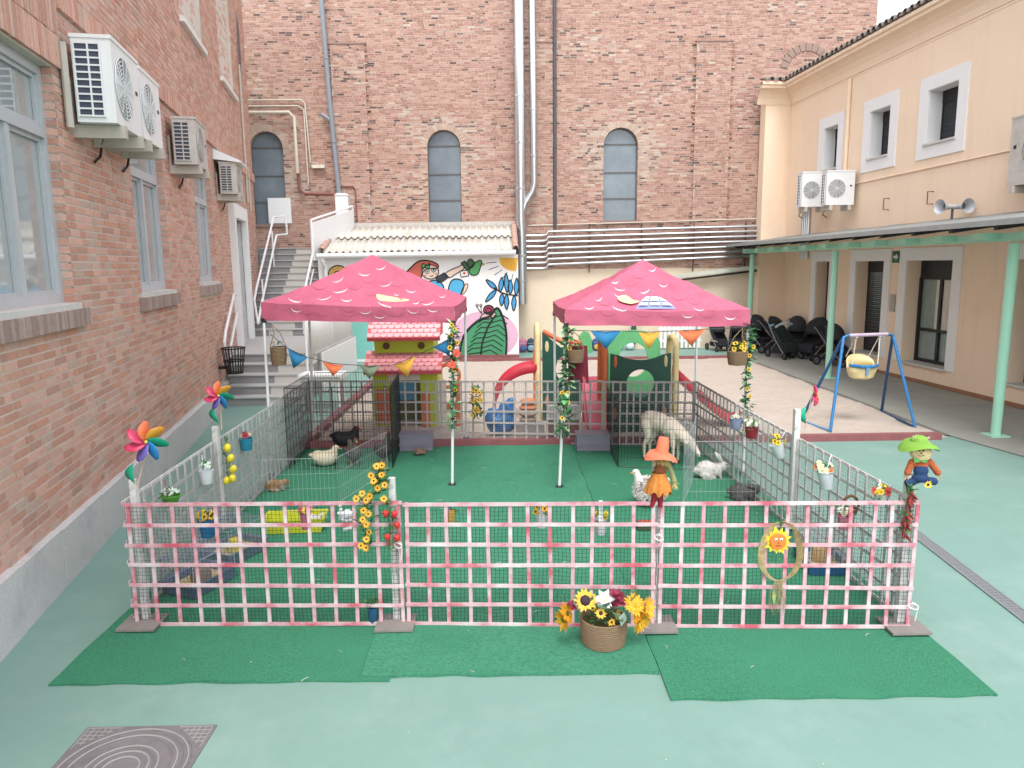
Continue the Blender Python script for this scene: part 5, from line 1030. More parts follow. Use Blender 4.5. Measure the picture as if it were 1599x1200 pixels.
sf = at(1214, 845, 5.31); b = Bouquet(); b.flower(sf, (-.05, -1, .1), .112, 13, 'f2d23a', 'e8923a', .42, 2, cup=.1, cr=.2); b.leaf(sf+V((0, 0, -.1)), (.3, -.3, -1), .07, .04); b.leaf(sf+V((.02, 0, .1)), (0, -.2, 1), .08, .03); b.leaf(at(1208, 920, 5.3), (0, -.2, -1), .12, .03, '9aa860'); b.build(wr)
fc = MB().lathe([(0, .012), (.06, .01), (.064, 0), (.0, -.002)], n=24, M=Mx.Translation(sf+V((0, -.012, 0))) @ Mx.Rotation(PI/2, 4, 'X')).build('face', C('e8863a', .6), wr, smooth=True)
for dx in (-.02, .02): MB().ell(sf+V((dx, -.026, .02)), (.011, .005, .013), 8, 6).build('eye', C('f4f4f4', .3), fc); MB().ell(sf+V((dx, -.031, .018)), (.005, .003, .006), 8, 6).build('pupil', m_black, fc)
MB().ell(sf+V((0, -.026, -.003)), (.009, .007, .009), 8, 6).build('nose', C('d8662a', .5), fc); MB().tube([sf+V((.026*math.sin(a), -.027, -.012-.018*math.cos(a))) for a in [-.9+.2*k for k in range(10)]], .0025, 5).build('mouth', C('7a2a1a', .5), fc)
# white curly toy rabbit hanging on the trellis
tr = thing('toy_rabbit', 'white curly toy rabbit hung behind the front left trellis', 'toy', at(541, 826, 5.62)); q = MB()
for k in range(70):
    u = rnd(-1, 1); v_ = rnd(-1, 1); c = at(542, 806, 5.62)+V((u*.055, rnd(-.03, .03), v_*.035*(1-.3*abs(u)))); q.ell(c, rnd(.013, .02), 6, 4)
for x, y in ((532, 796), (531, 790), (529, 802), (548, 825), (538, 827), (543, 826)): q.ell(at(x, y, 5.6), .016, 6, 4)
o = q.build('body', C('eef0f2', .9), tr, smooth=True); m_ = o.modifiers.new('r', 'REMESH'); m_.mode = 'VOXEL'; m_.voxel_size = .006; m_.use_smooth_shade = True
# rope ties
for x, y, Y, l in ((622, 850, 5.44, 'white rope tie knotted at the front left panel joint'), (1028, 838, 5.34, 'white rope tie knotted at the front right panel joint'), (1424, 945, 5.26, 'white rope tie at the lower right corner of the pen')):
    t = thing('rope_tie', l, 'rope', at(x, y, Y), 0, 'rope ties'); c = at(x, y, Y)
    MB().tube([c+V((.03*math.sin(a), -.02+.02*math.cos(a*1.3), .02*math.cos(a))) for a in [k*.6 for k in range(14)]]+[c+V((.03, -.02, -.06)), c+V((.02, -.02, -.12))], .004, 5).build('loop', C('efece6', .8), t)
# ================================================================== SCARECROWS
def dollpart(name, hexc, ells, root, vox=.006, m=None): return blob(name, ells, vox, m or C(hexc, .85, var=.15, scale=40, bump=.3, bscale=150), root, 4, local=False)
sc1 = thing('scarecrow', 'small scarecrow doll with an orange felt hat and skirt, seen from behind', 'scarecrow', at(1028, 790, 5.4)); Yd = 5.38
A_ = lambda x, y, dy=0.: at(x, y, Yd+dy)
dollpart('body', '8c5030', [(A_(1031, 722), (.045, .03, .04)), (A_(1031, 735), (.05, .035, .05)), (A_(1031, 748), (.05, .035, .045)), (A_(1030, 712), (.035, .03, .03))], sc1)
MB().lathe([(.05, .0), (.06, -.04), (.085, -.1), (.095, -.15), (.088, -.148), (.045, -.01)], A_(1029, 738), 44).build('skirt', C('d0853c', .9, var=.3, scale=40, bump=.5, bscale=120), sc1, smooth=True)
skl = A_(1029, 738)-V(sc1.location)
for v_ in bpy.data.objects['skirt'].data.vertices:
    dx_, dy_ = v_.co.x-skl.x, v_.co.y-skl.y; a = math.atan2(dy_, dx_); dp = max(0, skl.z-v_.co.z)/.15; f_ = 1+dp*(.1*math.sin(7*a)+.07*math.sin(11*a+1)); v_.co.x = skl.x+dx_*f_; v_.co.y = skl.y+dy_*f_; v_.co.z += dp*.02*math.sin(9*a+2)
for dx in (-5, 5): MB().tube([A_(1027+dx, 765), A_(1026+dx, 780), A_(1024+dx*1.4, 792)], [.02, .022, .016], 10).build('leg', C('9c2230', .8), sc1, smooth=True)
MB().tube([A_(1042, 722), A_(1049, 738), A_(1053, 752)], [.018, .017, .02], 8).build('sleeve', C('a4a070', .9), sc1, smooth=True)
q = MB()
for k in range(22): p = A_(1053, 752); q.tube([p, p+V((rnd(-.02, .04), rnd(-.02, .02), rnd(-.07, -.02)))], .0018, 3)
for k in range(40): p = A_(1032+rnd(-12, 12), 716, -.02); q.tube([p, p+V((rnd(-.02, .02), -.02, rnd(-.06, -.03)))], .002, 3)
tag(q.build('straw_hair', C('d8bf7c', .9), sc1), kind='stuff')
q = MB(); n = 26; base = A_(1033, 709)
prof = [(.125, -.035), (.11, -.005), (.075, .008), (.05, .015), (.045, .06), (.042, .1), (.036, .125), (0, .128)]
q.lathe([(r, z) for r, z in prof], n=n, M=Mx.Translation(base) @ Mx.Rotation(.12, 4, 'Y')); o = q.build('hat', C('ee8260', .85, var=.08, bump=.2), sc1, smooth=True)
for v_ in o.data.vertices:
    r_ = math.hypot(v_.co.x-(base-V(sc1.location)).x, v_.co.y-(base-V(sc1.location)).y); v_.co.z += (-.02*math.cos(2*math.atan2(v_.co.y-(base-V(sc1.location)).y, v_.co.x-(base-V(sc1.location)).x)))*max(0, r_-.05)*14
sc2 = thing('scarecrow', 'smiling scarecrow doll with green hat and denim dungarees on the corner stake', 'scarecrow', at(1437, 765, 5.33)); Yd = 5.32
dollpart('head', 'e8cf9c', [(A_(1438, 707), (.082, .06, .056)), (A_(1438, 712), (.07, .055, .045))], sc2)
dollpart('shirt', 'b8603a', [(A_(1438, 728), (.05, .035, .04))]+limb(A_(1424, 722), A_(1417, 738), .026, .024)+limb(A_(1452, 722), A_(1464, 738), .026, .026), sc2, m=mat('patterned_shirt', 'b8603a', .85, var=.5, scale=90))
dollpart('dungarees', '27406a', [(A_(1438, 735, -.01), (.056, .04, .05)), (A_(1437, 746, -.01), (.06, .042, .04))]+limb(A_(1430, 750), A_(1418, 754), .03, .028)+limb(A_(1418, 754), A_(1420, 765), .026, .016)+limb(A_(1446, 750), A_(1458, 752), .026, .03), sc2)
for x, y in ((1415, 743), (1467, 742)):
    q = MB()
    for k in range(12): p = A_(x, y); q.tube([p, p+V((rnd(-.025, .025), rnd(-.02, .02), rnd(-.04, .005)))], .0022, 3)
    tag(q.build('straw_hand', C('e0cc94', .9), sc2), kind='stuff')
hb = A_(1438, 697)+V((0, .025, .012)); q = MB().lathe([(.14, -.03), (.12, .0), (.085, .012), (.062, .02), (.055, .045), (.03, .062), (0, .065)], n=24, M=Mx.Translation(hb)); o = q.build('hat', C('7fae42', .85, var=.12, bump=.3), sc2, smooth=True); hl = hb-V(sc2.location)
for v_ in o.data.vertices: r_ = math.hypot(v_.co.x-hl.x, v_.co.y-hl.y); v_.co.z += (.028*math.cos(2*math.atan2(v_.co.y-hl.y, v_.co.x-hl.x)+PI))*max(0, r_-.06)*12
q = MB()
for k in range(46): p = A_(1436+rnd(-6, 6), 689); q.tube([p, p+V((rnd(-.05, .05), rnd(-.04, .02), rnd(-.01, .05)))], .0018, 3)
tag(q.build('straw_tuft', C('eadcae', .9), sc2), kind='stuff')
for x in (1436, 1442): MB().ell(A_(x, 704, -.058), (.006, .005, .009), 8, 6).build('eye', m_black, sc2)
MB().ell(A_(1439, 708, -.06), (.007, .007, .006), 8, 6).build('nose', C('a8422c', .6), sc2); MB().tube([A_(1433+1.2*k, 711+1.4*math.sin(PI*k/9), -.06) for k in range(10)], .0018, 4).build('mouth', C('6a3a22', .6), sc2)
for s_ in (-1, 1): MB().add([A_(1438, 719, -.045), A_(1438+s_*11, 715, -.045), A_(1438+s_*10, 723, -.045), A_(1438+s_*2, 722, -.05)], [(0, 1, 2, 3)]).build('bow', C('5faa5a', .7), sc2)
b = Bouquet(); b.flower(A_(1449, 757, -.05), (0, -1, .1), .033, 9, 'f0c83c', '4a2616', .5); b.leaf(A_(1425, 760), (-.3, -.3, -1), .07, .05, '8fce9a'); b.leaf(A_(1424, 768), (.2, -.4, -1), .06, .05, '6fb07c'); b.build(sc2)
# ================================================================== ANIMALS
def fluff(body, root, n, ln, m, name='wool'):
    """short tufts growing out of the body surface"""
    q = MB(); vs = body.data.vertices; N = len(vs)
    for k in range(n):
        v_ = vs[random.randrange(N)]; c = v_.co; d = (v_.normal+V((rnd(-.6, .6), rnd(-.6, .6), rnd(-.9, .2)))).normalized(); x_, y_, z_ = frame(c, c+d); l = ln*rnd(.6, 1.2)
        q.add([c-x_*l*.28-v_.normal*.004, c+x_*l*.28-v_.normal*.004, c+d*l], [(0, 1, 2)])
    return tag(q.build(name, m, root, local=True), kind='stuff')
def an(name, label, cat, loc, rz=0): return thing(name, label, cat, loc, rz)
m_cd = mat('cream_feathers', 'e8dcc0', .9, var=.14, scale=30, bump=.6, bscale=70); m_bd = mat('black_feathers', '232227', .6, var=.3, scale=30, bump=.5, bscale=60)
m_hen = mat('speckled_feathers', '6a6460', .9, var=.75, scale=55, bump=.6, bscale=80); m_hen2 = mat('dark_speckled_feathers', '3a342f', .9, var=.8, scale=45, bump=.6, bscale=80)
m_wf = mat('white_fur', 'e6e2dc', .95, var=.1, scale=30, bump=.7, bscale=110); m_gf = mat('grey_fur', '625e5c', .95, var=.25, scale=40, bump=.7, bscale=120); m_beige = mat('beige_wool', 'ecdfce', .95, k=.9, var=.1, scale=22, bump=.7, bscale=80)
m_beak = C('d8a24a', .5); m_comb = C('a82a2a', .5); m_eye = C('141414', .2)
def duck(loc, rz, label, m, beak, sit=True, s=1., face=None):
    t = an('duck', label, 'duck', loc, rz); t.scale = (s, s, s)
    blob('body', [((0, 0, .11), (.19, .125, .115)), ((-.1, 0, .15), (.1, .09, .085)), ((-.18, 0, .17), (.06, .05, .035)), ((.09, 0, .14), (.1, .1, .1))]+limb((.13, 0, .17), (.15, 0, .25), .065, .045)+[((.165, 0, .265), (.052, .04, .04))], .01, m, t)
    MB().add([(.2, -.018, .262), (.2, .018, .262), (.255, .02, .243), (.255, -.02, .243), (.2, -.016, .248), (.2, .016, .248), (.252, .018, .236), (.252, -.018, .236)], [(0, 1, 2, 3), (7, 6, 5, 4), (0, 3, 7, 4), (1, 5, 6, 2), (3, 2, 6, 7)]).build('beak', beak, t, local=True)
    for s_ in (-1, 1):
        MB().ell((.178, s_*.036, .277), .007, 8, 6).build('eye', m_eye, t, local=True); MB().ell((-.04, s_*.09, .12), (.13, .022, .06), 12, 8, R=Mx.Rotation(.2, 3, 'Y')).build('wing', m, t, local=True, smooth=True)
        MB().tube([(.0, s_*.04, .04), (.01, s_*.04, .0)], .01, 6).build('leg', m_beak, t, local=True)
    if face: MB().ell((.175, 0, .27), (.04, .043, .028), 10, 8).build('face_patch', face, t, local=True, smooth=True)
    return t
def hen(loc, rz, label, m, s=1., comb=True):
    t = an('hen', label, 'hen', loc, rz); t.scale = (s, s, s)
    blob('body', [((0, 0, .17), (.14, .1, .11)), ((.08, 0, .22), (.08, .075, .1)), ((-.12, 0, .22), (.08, .055, .07), Mx.Rotation(.6, 3, 'Y')), ((-.18, 0, .28), (.06, .035, .05), Mx.Rotation(.8, 3, 'Y'))]+limb((.1, 0, .26), (.13, 0, .36), .06, .038)+[((.14, 0, .375), (.045, .037, .04))], .011, m, t)
    MB().lathe([(.014, 0), (.008, .02), (0, .036)], n=8, M=Mx.Translation((.175, 0, .37)) @ Mx.Rotation(PI/2+.2, 4, 'Y')).build('beak', m_beak, t, local=True)
    if comb: MB().prism([(.1, .4), (.115, .425), (.13, .41), (.145, .43), (.16, .41), (.18, .415), (.175, .395), (.12, .39)], .012, Mx(((1, 0, 0, 0), (0, 0, 1, -.006), (0, 1, 0, 0), (0, 0, 0, 1)))).build('comb', m_comb, t, local=True)
    if comb: MB().ell((.172, 0, .345), (.012, .012, .02), 8, 6).build('wattle', m_comb, t, local=True)
    for s_ in (-1, 1):
        MB().ell((.155, s_*.034, .385), .006, 8, 6).build('eye', m_eye, t, local=True); MB().ell((-.03, s_*.095, .18), (.11, .02, .065), 12, 8, R=Mx.Rotation(.25, 3, 'Y')).build('wing', m, t, local=True, smooth=True); MB().tube([(.0, s_*.04, .09), (.01, s_*.045, .0)], .009, 6).build('leg', m_beak, t, local=True)
    return t
TZ = .02
duck((*G(508, 729).to_2d(), TZ), .15, 'cream duck resting in the black cage', m_cd, C('c8a888', .5), s=.95)
duck((*G(540, 699).to_2d(), TZ), .1, 'black duck with a red face at the back of the cage', m_bd, C('a04038', .5), s=1.05, face=C('8a3030', .7))
hen((*G(553, 728).to_2d(), TZ), -1.1, 'grey speckled hen behind the pale wire in the cage', m_hen, 1.0)
hen((*G(600, 724).to_2d(), TZ), 1.2, 'dark speckled hen by the right side of the cage', m_hen2, 1.0)
def rabbit(loc, rz, label, m, s=1., ears='up', earm=None, name='rabbit', cat='rabbit'):
    t = an(name, label, cat, loc, rz); t.scale = (s, s, s)
    E_ = [((-.05, 0, .11), (.13, .085, .1)), ((.07, 0, .1), (.09, .07, .075)), ((.16, 0, .15), (.065, .05, .052)), ((.2, 0, .14), (.04, .036, .036)), ((-.18, 0, .1), (.03, .03, .03))]
    for s_ in (-1, 1): E_ += [((-.06, s_*.06, .05), (.08, .035, .05)), ((-.0, s_*.065, .016), (.07, .022, .018))]+limb((.1, s_*.035, .08), (.13, s_*.035, .015), .025, .018)
    fluff(blob('body', E_, .009, m, t), t, 1500, .02, m, 'fur')
    for s_ in (-1, 1):
        MB().ell((.2, s_*.04, .165), .008, 8, 6).build('eye', m_eye, t, local=True)
        if ears == 'up': MB().ell((.115, s_*.035, .25), (.022, .012, .075), 10, 8, R=Mx.Rotation(-.5, 3, 'Y') @ Mx.Rotation(s_*-.25, 3, 'X')).build('ear', m, t, local=True, smooth=True)
        elif ears == 'back': MB().ell((.09, s_*.04, .19), (.06, .018, .016), 10, 8, R=Mx.Rotation(.2, 3, 'Y')).build('ear', m, t, local=True, smooth=True)
        else: MB().ell((.13, s_*.05, .17), (.018, .02, .014), 8, 6).build('ear', earm or m, t, local=True, smooth=True)
    return t
rabbit((*G(1108, 748).to_2d(), TZ), .05, 'white rabbit with upright ears in the pale wire pen', m_wf, 1.05)
rabbit((*G(1160, 783).to_2d(), TZ), -.25, 'dark grey rabbit crouched by the right side trellis', m_gf, .92, 'back')
rabbit((*G(432, 768).to_2d(), TZ), .2, 'brown and white guinea pig by the left gazebo leg', mat('brown_fur', 'a9865f', .95, var=.25, scale=6, bump=.7, bscale=120, dirt=('e8e0d4', .9), dscale=7), .68, 'small', name='guinea_pig', cat='guinea pig')
# fluffy white bantam by the orange scarecrow
fl = hen((*G(1012, 792).to_2d(), TZ), 3.0, 'fluffy white bantam hen beside the orange hatted scarecrow', m_wf, 1.05, False)
q = MB()
for k in range(900):
    d = V((rnd(-1, 1), rnd(-1, 1), rnd(-.6, 1))).normalized(); c = V((-.02, 0, .18))+V((d.x*.17, d.y*.13, d.z*.13)); e = c+(d+V((-.5, 0, -.3))).normalized()*.05; x_, y_, z_ = frame(c, e); q.add([c-x_*.012, c+x_*.012, e], [(0, 1, 2)])
tag(q.build('fluff', m_wf, fl, local=True), kind='stuff')
# tortoise
to = an('tortoise', 'small brown tortoise on the turf by the grey box', 'tortoise', (*G(656, 712).to_2d(), TZ), .3)
blob('body', [((.08, 0, .035), (.03, .018, .016)), ((.11, 0, .045), (.02, .015, .014))]+[((sx*.055, sy*.055, .018), (.024, .018, .02)) for sx in (-1, 1) for sy in (-1, 1)]+[((0, 0, .03), (.08, .06, .016))], .006, C('6a5a48', .8), to)
MB().lathe([(.09, .03), (.085, .05), (.07, .075), (.04, .095), (0, .1)], n=18, M=Mx.Diagonal((1.1, .85, 1, 1))).build('shell', mat('tortoise_shell', '7a6250', .6, var=.5, scale=22), to, local=True, smooth=True)
# goat grazing and a woolly lamb behind it
gt = an('goat', 'shorn beige goat bending its head down in the black cage', 'goat', (2.28, 10.25, TZ), -.75)
E_ = [((-.22, 0, .58), (.14, .11, .13)), ((-.08, 0, .57), (.17, .115, .135)), ((.1, 0, .52), (.15, .11, .14)), ((.2, 0, .47), (.11, .1, .13))]+limb((.26, 0, .45), (.42, 0, .34), .095, .07)+limb((.43, 0, .33), (.55, 0, .2), .065, .034)+[((-.35, 0, .6), (.05, .02, .02))]
for s_ in (-1, 1):
    E_ += limb((-.24, s_*.07, .52), (-.2, s_*.075, .36), .08, .045)+limb((-.2, s_*.075, .36), (-.27, s_*.075, .22), .045, .026)+limb((-.27, s_*.075, .22), (-.26, s_*.075, .02), .026, .022)
    E_ += limb((.18, s_*.065, .45), (.2, s_*.07, .24), .05, .028)+limb((.2, s_*.07, .24), (.2, s_*.07, .02), .027, .021)
fluff(blob('body', E_, .014, m_beige, gt, 4), gt, 1100, .024, m_beige)
for s_ in (-1, 1):
    MB().ell((.42, s_*.085, .37), (.03, .055, .014), 10, 6, R=Mx.Rotation(s_*-.5, 3, 'X')).build('ear', m_beige, gt, local=True, smooth=True); MB().ell((.475, s_*.042, .31), .01, 8, 6).build('eye', m_eye, gt, local=True)
    for x in (-.26, .2): MB().lathe([(.026, 0), (.022, .035), (.0, .036)], (x, s_*(.075 if x < 0 else .07), .0), 10).build('hoof', C('4a423c', .6), gt, local=True)
lm = an('lamb', 'woolly white lamb standing behind the goat', 'lamb', (2.62, 10.85, TZ), 2.6)
E_ = [((-.12, 0, .38), (.13, .12, .12)), ((.05, 0, .38), (.15, .12, .125)), ((.16, 0, .4), (.1, .09, .1))]+limb((.2, 0, .42), (.3, 0, .5), .07, .055)+[((.34, 0, .51), (.07, .05, .05)), ((.4, 0, .485), (.04, .035, .035))]
for s_ in (-1, 1): E_ += limb((-.14, s_*.07, .32), (-.13, s_*.07, .16), .05, .026)+limb((-.13, s_*.07, .16), (-.15, s_*.07, .01), .025, .02)+limb((.14, s_*.065, .32), (.15, s_*.065, .01), .045, .02)
fluff(blob('body', E_, .013, m_wf, lm, 4), lm, 1800, .035, m_wf)
for s_ in (-1, 1): MB().ell((.31, s_*.075, .52), (.022, .045, .014), 8, 6).build('ear', m_wf, lm, local=True, smooth=True); MB().ell((.385, s_*.04, .515), .009, 8, 6).build('eye', m_eye, lm, local=True)
# ================================================================== CAGES, TUBS AND BOXES IN THE PEN
def cage(loc, rz, label, tray, wire, w=.5, d=.32, h=.3, house=None):
    t = thing('rodent_cage', label, 'cage', loc, rz, 'small rodent cages'); q = MB(); q.lathe([(0, 0), (.5, 0), (.54, .1), (.56, .1), (.56, .12), (.5, .11), (.46, .02), (0, .02)], n=4, M=Mx.Diagonal((w, d, 1, 1)) @ Mx.Rotation(PI/4, 4, 'Z') @ Mx.Diagonal((1.36, 1.36, 1, 1))); q.build('tray', tray, t, local=True)
    f = MB(); W2, D2 = w*.5, d*.5
    for z in (.11, h): f.tube([(-W2, -D2, z), (W2, -D2, z), (W2, D2, z), (-W2, D2, z), (-W2, -D2, z)], .004, 5)
    for sx in (-1, 1):
        for sy in (-1, 1): f.tube([(sx*W2, sy*D2, .11), (sx*W2, sy*D2, h)], .004, 5)
    fo = f.build('frame', wire, t, local=True); v = MB()
    for k in range(1, 26): x = -W2+w*k/26; v.tube([(x, -D2, .11), (x, -D2, h), (x, D2, h), (x, D2, .11)], .0013, 3, cap=False)
    for k in range(1, 16): y = -D2+d*k/16; v.tube([(-W2, y, .11), (-W2, y, h), (W2, y, h), (W2, y, .11)], .0013, 3, cap=False)
    tag(v.build('wires', wire, fo, local=True), kind='stuff')
    MB().b2(-W2*.92, W2*.92, -D2*.9, D2*.9, .02, .05).build('bedding', C('cdb98c', .95, var=.3, scale=40), t, local=True)
    if house: MB().lathe([(.09, .05), (.09, .1), (.06, .16), (0, .18)], (.02, 0, 0), 14).build('house', house, t, local=True, smooth=True)
    return t
cage((2.93, 6.5, TZ), 1.5, 'blue based hamster cage behind the sunflower wreath', C('2f5f8e', .35), m_sw, .46, .34, .3, C('b8935c', .9))
cage((-2.72, 6.3, TZ), 1.2, 'dark blue based rodent cage at the front left of the pen', C('6a7690', .35), C('a8b2c4', .4), .5, .36, .32, C('8a7a6a', .9))
cage((-2.66, 7.0, TZ), 1.15, 'grey based rodent cage with a yellow house, second on the left', C('6a7884', .35), C('9aa6b4', .4), .5, .38, .34, C('d8c84a', .6))
yb = thing('yellow_tub', 'lime yellow plastic tub lying on the turf', 'tub', (-2.25, 7.72, TZ), .06); q = MB(); q.lathe([(0, 0), (.5, 0), (.54, .14), (.57, .14), (.57, .155), (.52, .15), (.46, .02), (0, .02)], n=4, M=Mx.Diagonal((.6, .3, 1, 1)) @ Mx.Rotation(PI/4, 4, 'Z') @ Mx.Diagonal((1.36, 1.36, 1, 1))); q.build('tub', C('c8cf3a', .4), yb, local=True)
wb = rabbit((-2.06, 7.72, TZ+.03), .4, 'white guinea pig sitting in the yellow tub', m_wf, .62, 'small', name='guinea_pig', cat='guinea pig')
m_clear = mat('smoky_plastic', '8f8a98', .3, var=.05)
for x, y, rz, l in ((-1.33, 11.2, .04, 'grey plastic storage box beside the tortoise'), (1.37, 11.05, -.02, 'grey plastic storage box beside the goat cage')):
    t = thing('storage_box', l, 'box', (x, y, TZ), rz, 'grey storage boxes'); w, d, h = .5, .3, .24
    q = MB(); q.b2(-w/2, w/2, -d/2, d/2, 0, .015)
    for sx in (-1, 1): q.b2(sx*(w/2-.006), sx*w/2, -d/2, d/2, .015, h)
    for sy in (-1, 1): q.b2(-w/2+.006, w/2-.006, sy*(d/2-.006), sy*d/2, .015, h)
    q.build('box', m_clear, t, local=True); MB().b2(-w/2-.012, w/2+.012, -d/2-.012, d/2+.012, h*.36, h*.42).build('rim', m_clear, t, local=True); MB().b2(-w/2-.01, w/2+.01, -d/2-.01, d/2+.01, h, h+.018).build('lid', m_clear, t, local=True)
# feeding trough under the scarecrow
ft = thing('feed_trough', 'small green and red feed trough behind the front trellis', 'trough', (*G(1012, 828).to_2d(), TZ)); MB().b2(-.12, .12, -.06, .06, 0, .07).build('trough', C('46583c', .8), ft, local=True); MB().b2(-.1, .1, -.045, .045, .07, .078).build('feed', C('a8503c', .9, var=.4, scale=60), ft, local=True)
# ================================================================== PLAY EQUIPMENT
m_lime = C('b9cc38', .45, var=.05, k=.95); m_rred = C('e0646e', .45, var=.05, k=.95); m_shing = C('f6b0b4', .5, var=.06, k=.95); m_or = C('e0764a', .45); m_dg = mat('dark_green_plastic', '235446', .4, var=.06); m_lg = C('74c787', .4); m_cr = C('ecd8a0', .4); m_red = C('d2374a', .4); m_pink = C('e46a80', .4)
ph = thing('playhouse', 'lime green plastic playhouse with two pink tiled roofs', 'playhouse', (-1.68, 13.2, .03))
hx0, hx1, hy0, hy1 = -2.24, -1.12, 12.75, 13.85
MB().b2(hx0, hx0+.36, hy0, hy0+.05, .03, 1.12).b2(hx1-.3, hx1, hy0, hy0+.05, .03, 1.12).b2(hx0+.36, hx1-.3, hy0, hy0+.05, .86, 1.12).b2(hx0, hx0+.05, hy0+.05, hy1, .03, 1.12).b2(hx1-.05, hx1, hy0+.05, hy1, .03, 1.12).b2(hx0, hx1, hy1, hy1+.05, .03, 1.12).build('wall', m_lime, ph)
MB().b2(hx0+.05, hx1-.05, hy0-.02, hy1-.2, 1.34, 1.62).build('upper_wall', m_lime, ph)
for x in (-1.98, -1.38): MB().lathe([(.0, .0), (.06, .0), (.06, .02), (0, .02)], n=16, M=Mx.Translation((x, hy0-.02, 1.46)) @ Mx.Rotation(PI/2, 4, 'X')).build('round_window', C('6a4a24', .5), ph)
def tiled(y0, z0, y1, z1, x0, x1, rows, cols):
    MB().add([(x0, y0, z0), (x1, y0, z0), (x1, y1, z1), (x0, y1, z1), (x0, y0+.03, z0-.06), (x1, y0+.03, z0-.06), (x1, y1, z1-.06), (x0, y1, z1-.06)], [(0, 1, 2, 3), (7, 6, 5, 4), (0, 4, 5, 1), (1, 5, 6, 2), (3, 2, 6, 7), (0, 3, 7, 4)]).build('roof', m_rred, ph)
    wdt = (x1-x0)/cols; ln = math.hypot(y1-y0, z1-z0)/rows; pts = [(-.46*wdt, ln*.95), (-.46*wdt, ln*.35), (-.3*wdt, ln*.12), (0, .03*ln), (.3*wdt, ln*.12), (.46*wdt, ln*.35), (.46*wdt, ln*.95)]; me = meshof(MB().prism(pts, .014), 'shingle', m_shing); an_ = math.atan2(z1-z0, y1-y0); inv = wmat(ph).inverted()
    for r_ in range(rows):
        for c in range(cols-(r_ % 2)):
            x = x0+wdt*(c+.5+.5*(r_ % 2)); u = r_/rows; inst('shingle', me, ph, inv @ Mx.Translation((x, y0+(y1-y0)*u, z0+(z1-z0)*u+.001)) @ Mx.Rotation(an_, 4, 'X'))
tiled(12.42, 1.06, 12.85, 1.36, hx0-.1, hx1+.1, 5, 11); tiled(12.5, 1.62, 12.95, 2.02, hx0-.03, hx1+.08, 6, 11)
MB().b2(hx0-.0, hx1+.05, 12.95, 13.6, 1.6, 2.0).build('roof_back', m_rred, ph)
MB().b2(hx0+.05, hx0+.3, hy0-.03, hy0-.001, .1, .7).build('shutter', m_or, ph); MB().b2(hx1-.28, hx1-.14, hy0-.03, hy0-.001, .05, .62).build('shutter', m_or, ph)
q = MB(); pts = [(.28*math.cos(PI*k/12), .28*math.sin(PI*k/12)) for k in range(13)]; q.prism(pts, .02, Mx(((1, 0, 0, -1.7), (0, 0, -1, hy0-.001), (0, 1, 0, .86), (0, 0, 0, 1)))); q.build('door_arch', C('efe6d4', .5), ph)
MB().b2(-1.86, -1.5, hy0+.06, hy0+.08, .5, .9).build('inner_panel', C('3a8fae', .5), ph); MB().b2(-2.0, -1.42, hy0+.5, hy0+.52, .05, .9).build('back_panel', C('6a7028', .6), ph)
MB().lathe([(.17, -.04), (.23, -.04), (.23, .04), (.17, .04), (.17, -.04)], n=26, M=Mx.Translation((-.95, 12.9, .9)) @ Mx.Rotation(PI/2, 4, 'X')).build('arch_ring', m_or, ph, smooth=True)
MB().b2(-1.12, -.98, 12.78, 12.86, .03, .85).build('side_panel', C('f0e8dc', .5), ph); MB().b2(-.82, -.74, 12.8, 12.86, .03, .8).build('side_post', m_or, ph); MB().b2(-1.0, -.78, 12.82, 12.84, .3, .44).build('side_rail', m_or, ph)
def holed(pts, hole, t, M):
    """plate with a hole: outer loop and hole loop with the same number of points"""
    n = len(pts); q = MB(); vs = [(x, y, 0) for x, y in pts]+[(x, y, 0) for x, y in hole]+[(x, y, t) for x, y in pts]+[(x, y, t) for x, y in hole]; fs = []
    for i in range(n):
        j = (i+1) % n; fs += [(i, n+i, n+j, j), (2*n+i, 2*n+j, 3*n+j, 3*n+i), (i, j, 2*n+j, 2*n+i), (n+j, n+i, 3*n+i, 3*n+j)]
    return q.add(vs, fs, None, M)
def ringpts(outer, c, r, n=48, ry=None):
    """resample outer polygon by angle round c, with the matching circular hole"""
    ou, ho = [], []
    for k in range(n):
        a = 2*PI*k/n; d = (math.cos(a), math.sin(a)); best = 9
        for i in range(len(outer)):
            p, s = outer[i], outer[(i+1) % len(outer)]; ex, ey = s[0]-p[0], s[1]-p[1]; det = d[0]*-ey+ex*d[1]
            if abs(det) < 1e-9: continue
            bx_, by_ = p[0]-c[0], p[1]-c[1]; tt = (bx_*-ey+ex*by_)/det; uu = (d[0]*by_-d[1]*bx_)/det
            if tt > 0 and -1e-6 <= uu <= 1+1e-6: best = min(best, tt)
        ou.append((c[0]+d[0]*best, c[1]+d[1]*best)); ho.append((c[0]+d[0]*r, c[1]+d[1]*(ry or r)))
    return ou, ho
XZ = lambda Y: Mx(((1, 0, 0, 0), (0, 0, -1, Y), (0, 1, 0, 0), (0, 0, 0, 1)))
def arch_post(x, y, z0, z1, w, m, root, name, dy=.5):
    q = MB(); q.tube([(x, y, z0), (x, y, z1-.18), (x, y+.06, z1-.04), (x, y+dy*.5, z1), (x, y+dy-.06, z1-.04), (x, y+dy, z1-.18), (x, y+dy, z0)], w, 10); return q.build(name, m, root, smooth=True)
tw = thing('climbing_tower', 'dark green climbing tower with a round hole between orange and cream posts', 'play tower', (2.3, 12.3, .03)); Y0 = 12.15
outer = [(1.79, .03), (2.79, .03), (2.79, 1.5)]+[(2.29+.5*math.cos(a), 1.5-.26*math.sin(a)) for a in [PI*k/14 for k in range(1, 14)]]+[(1.79, 1.5)]
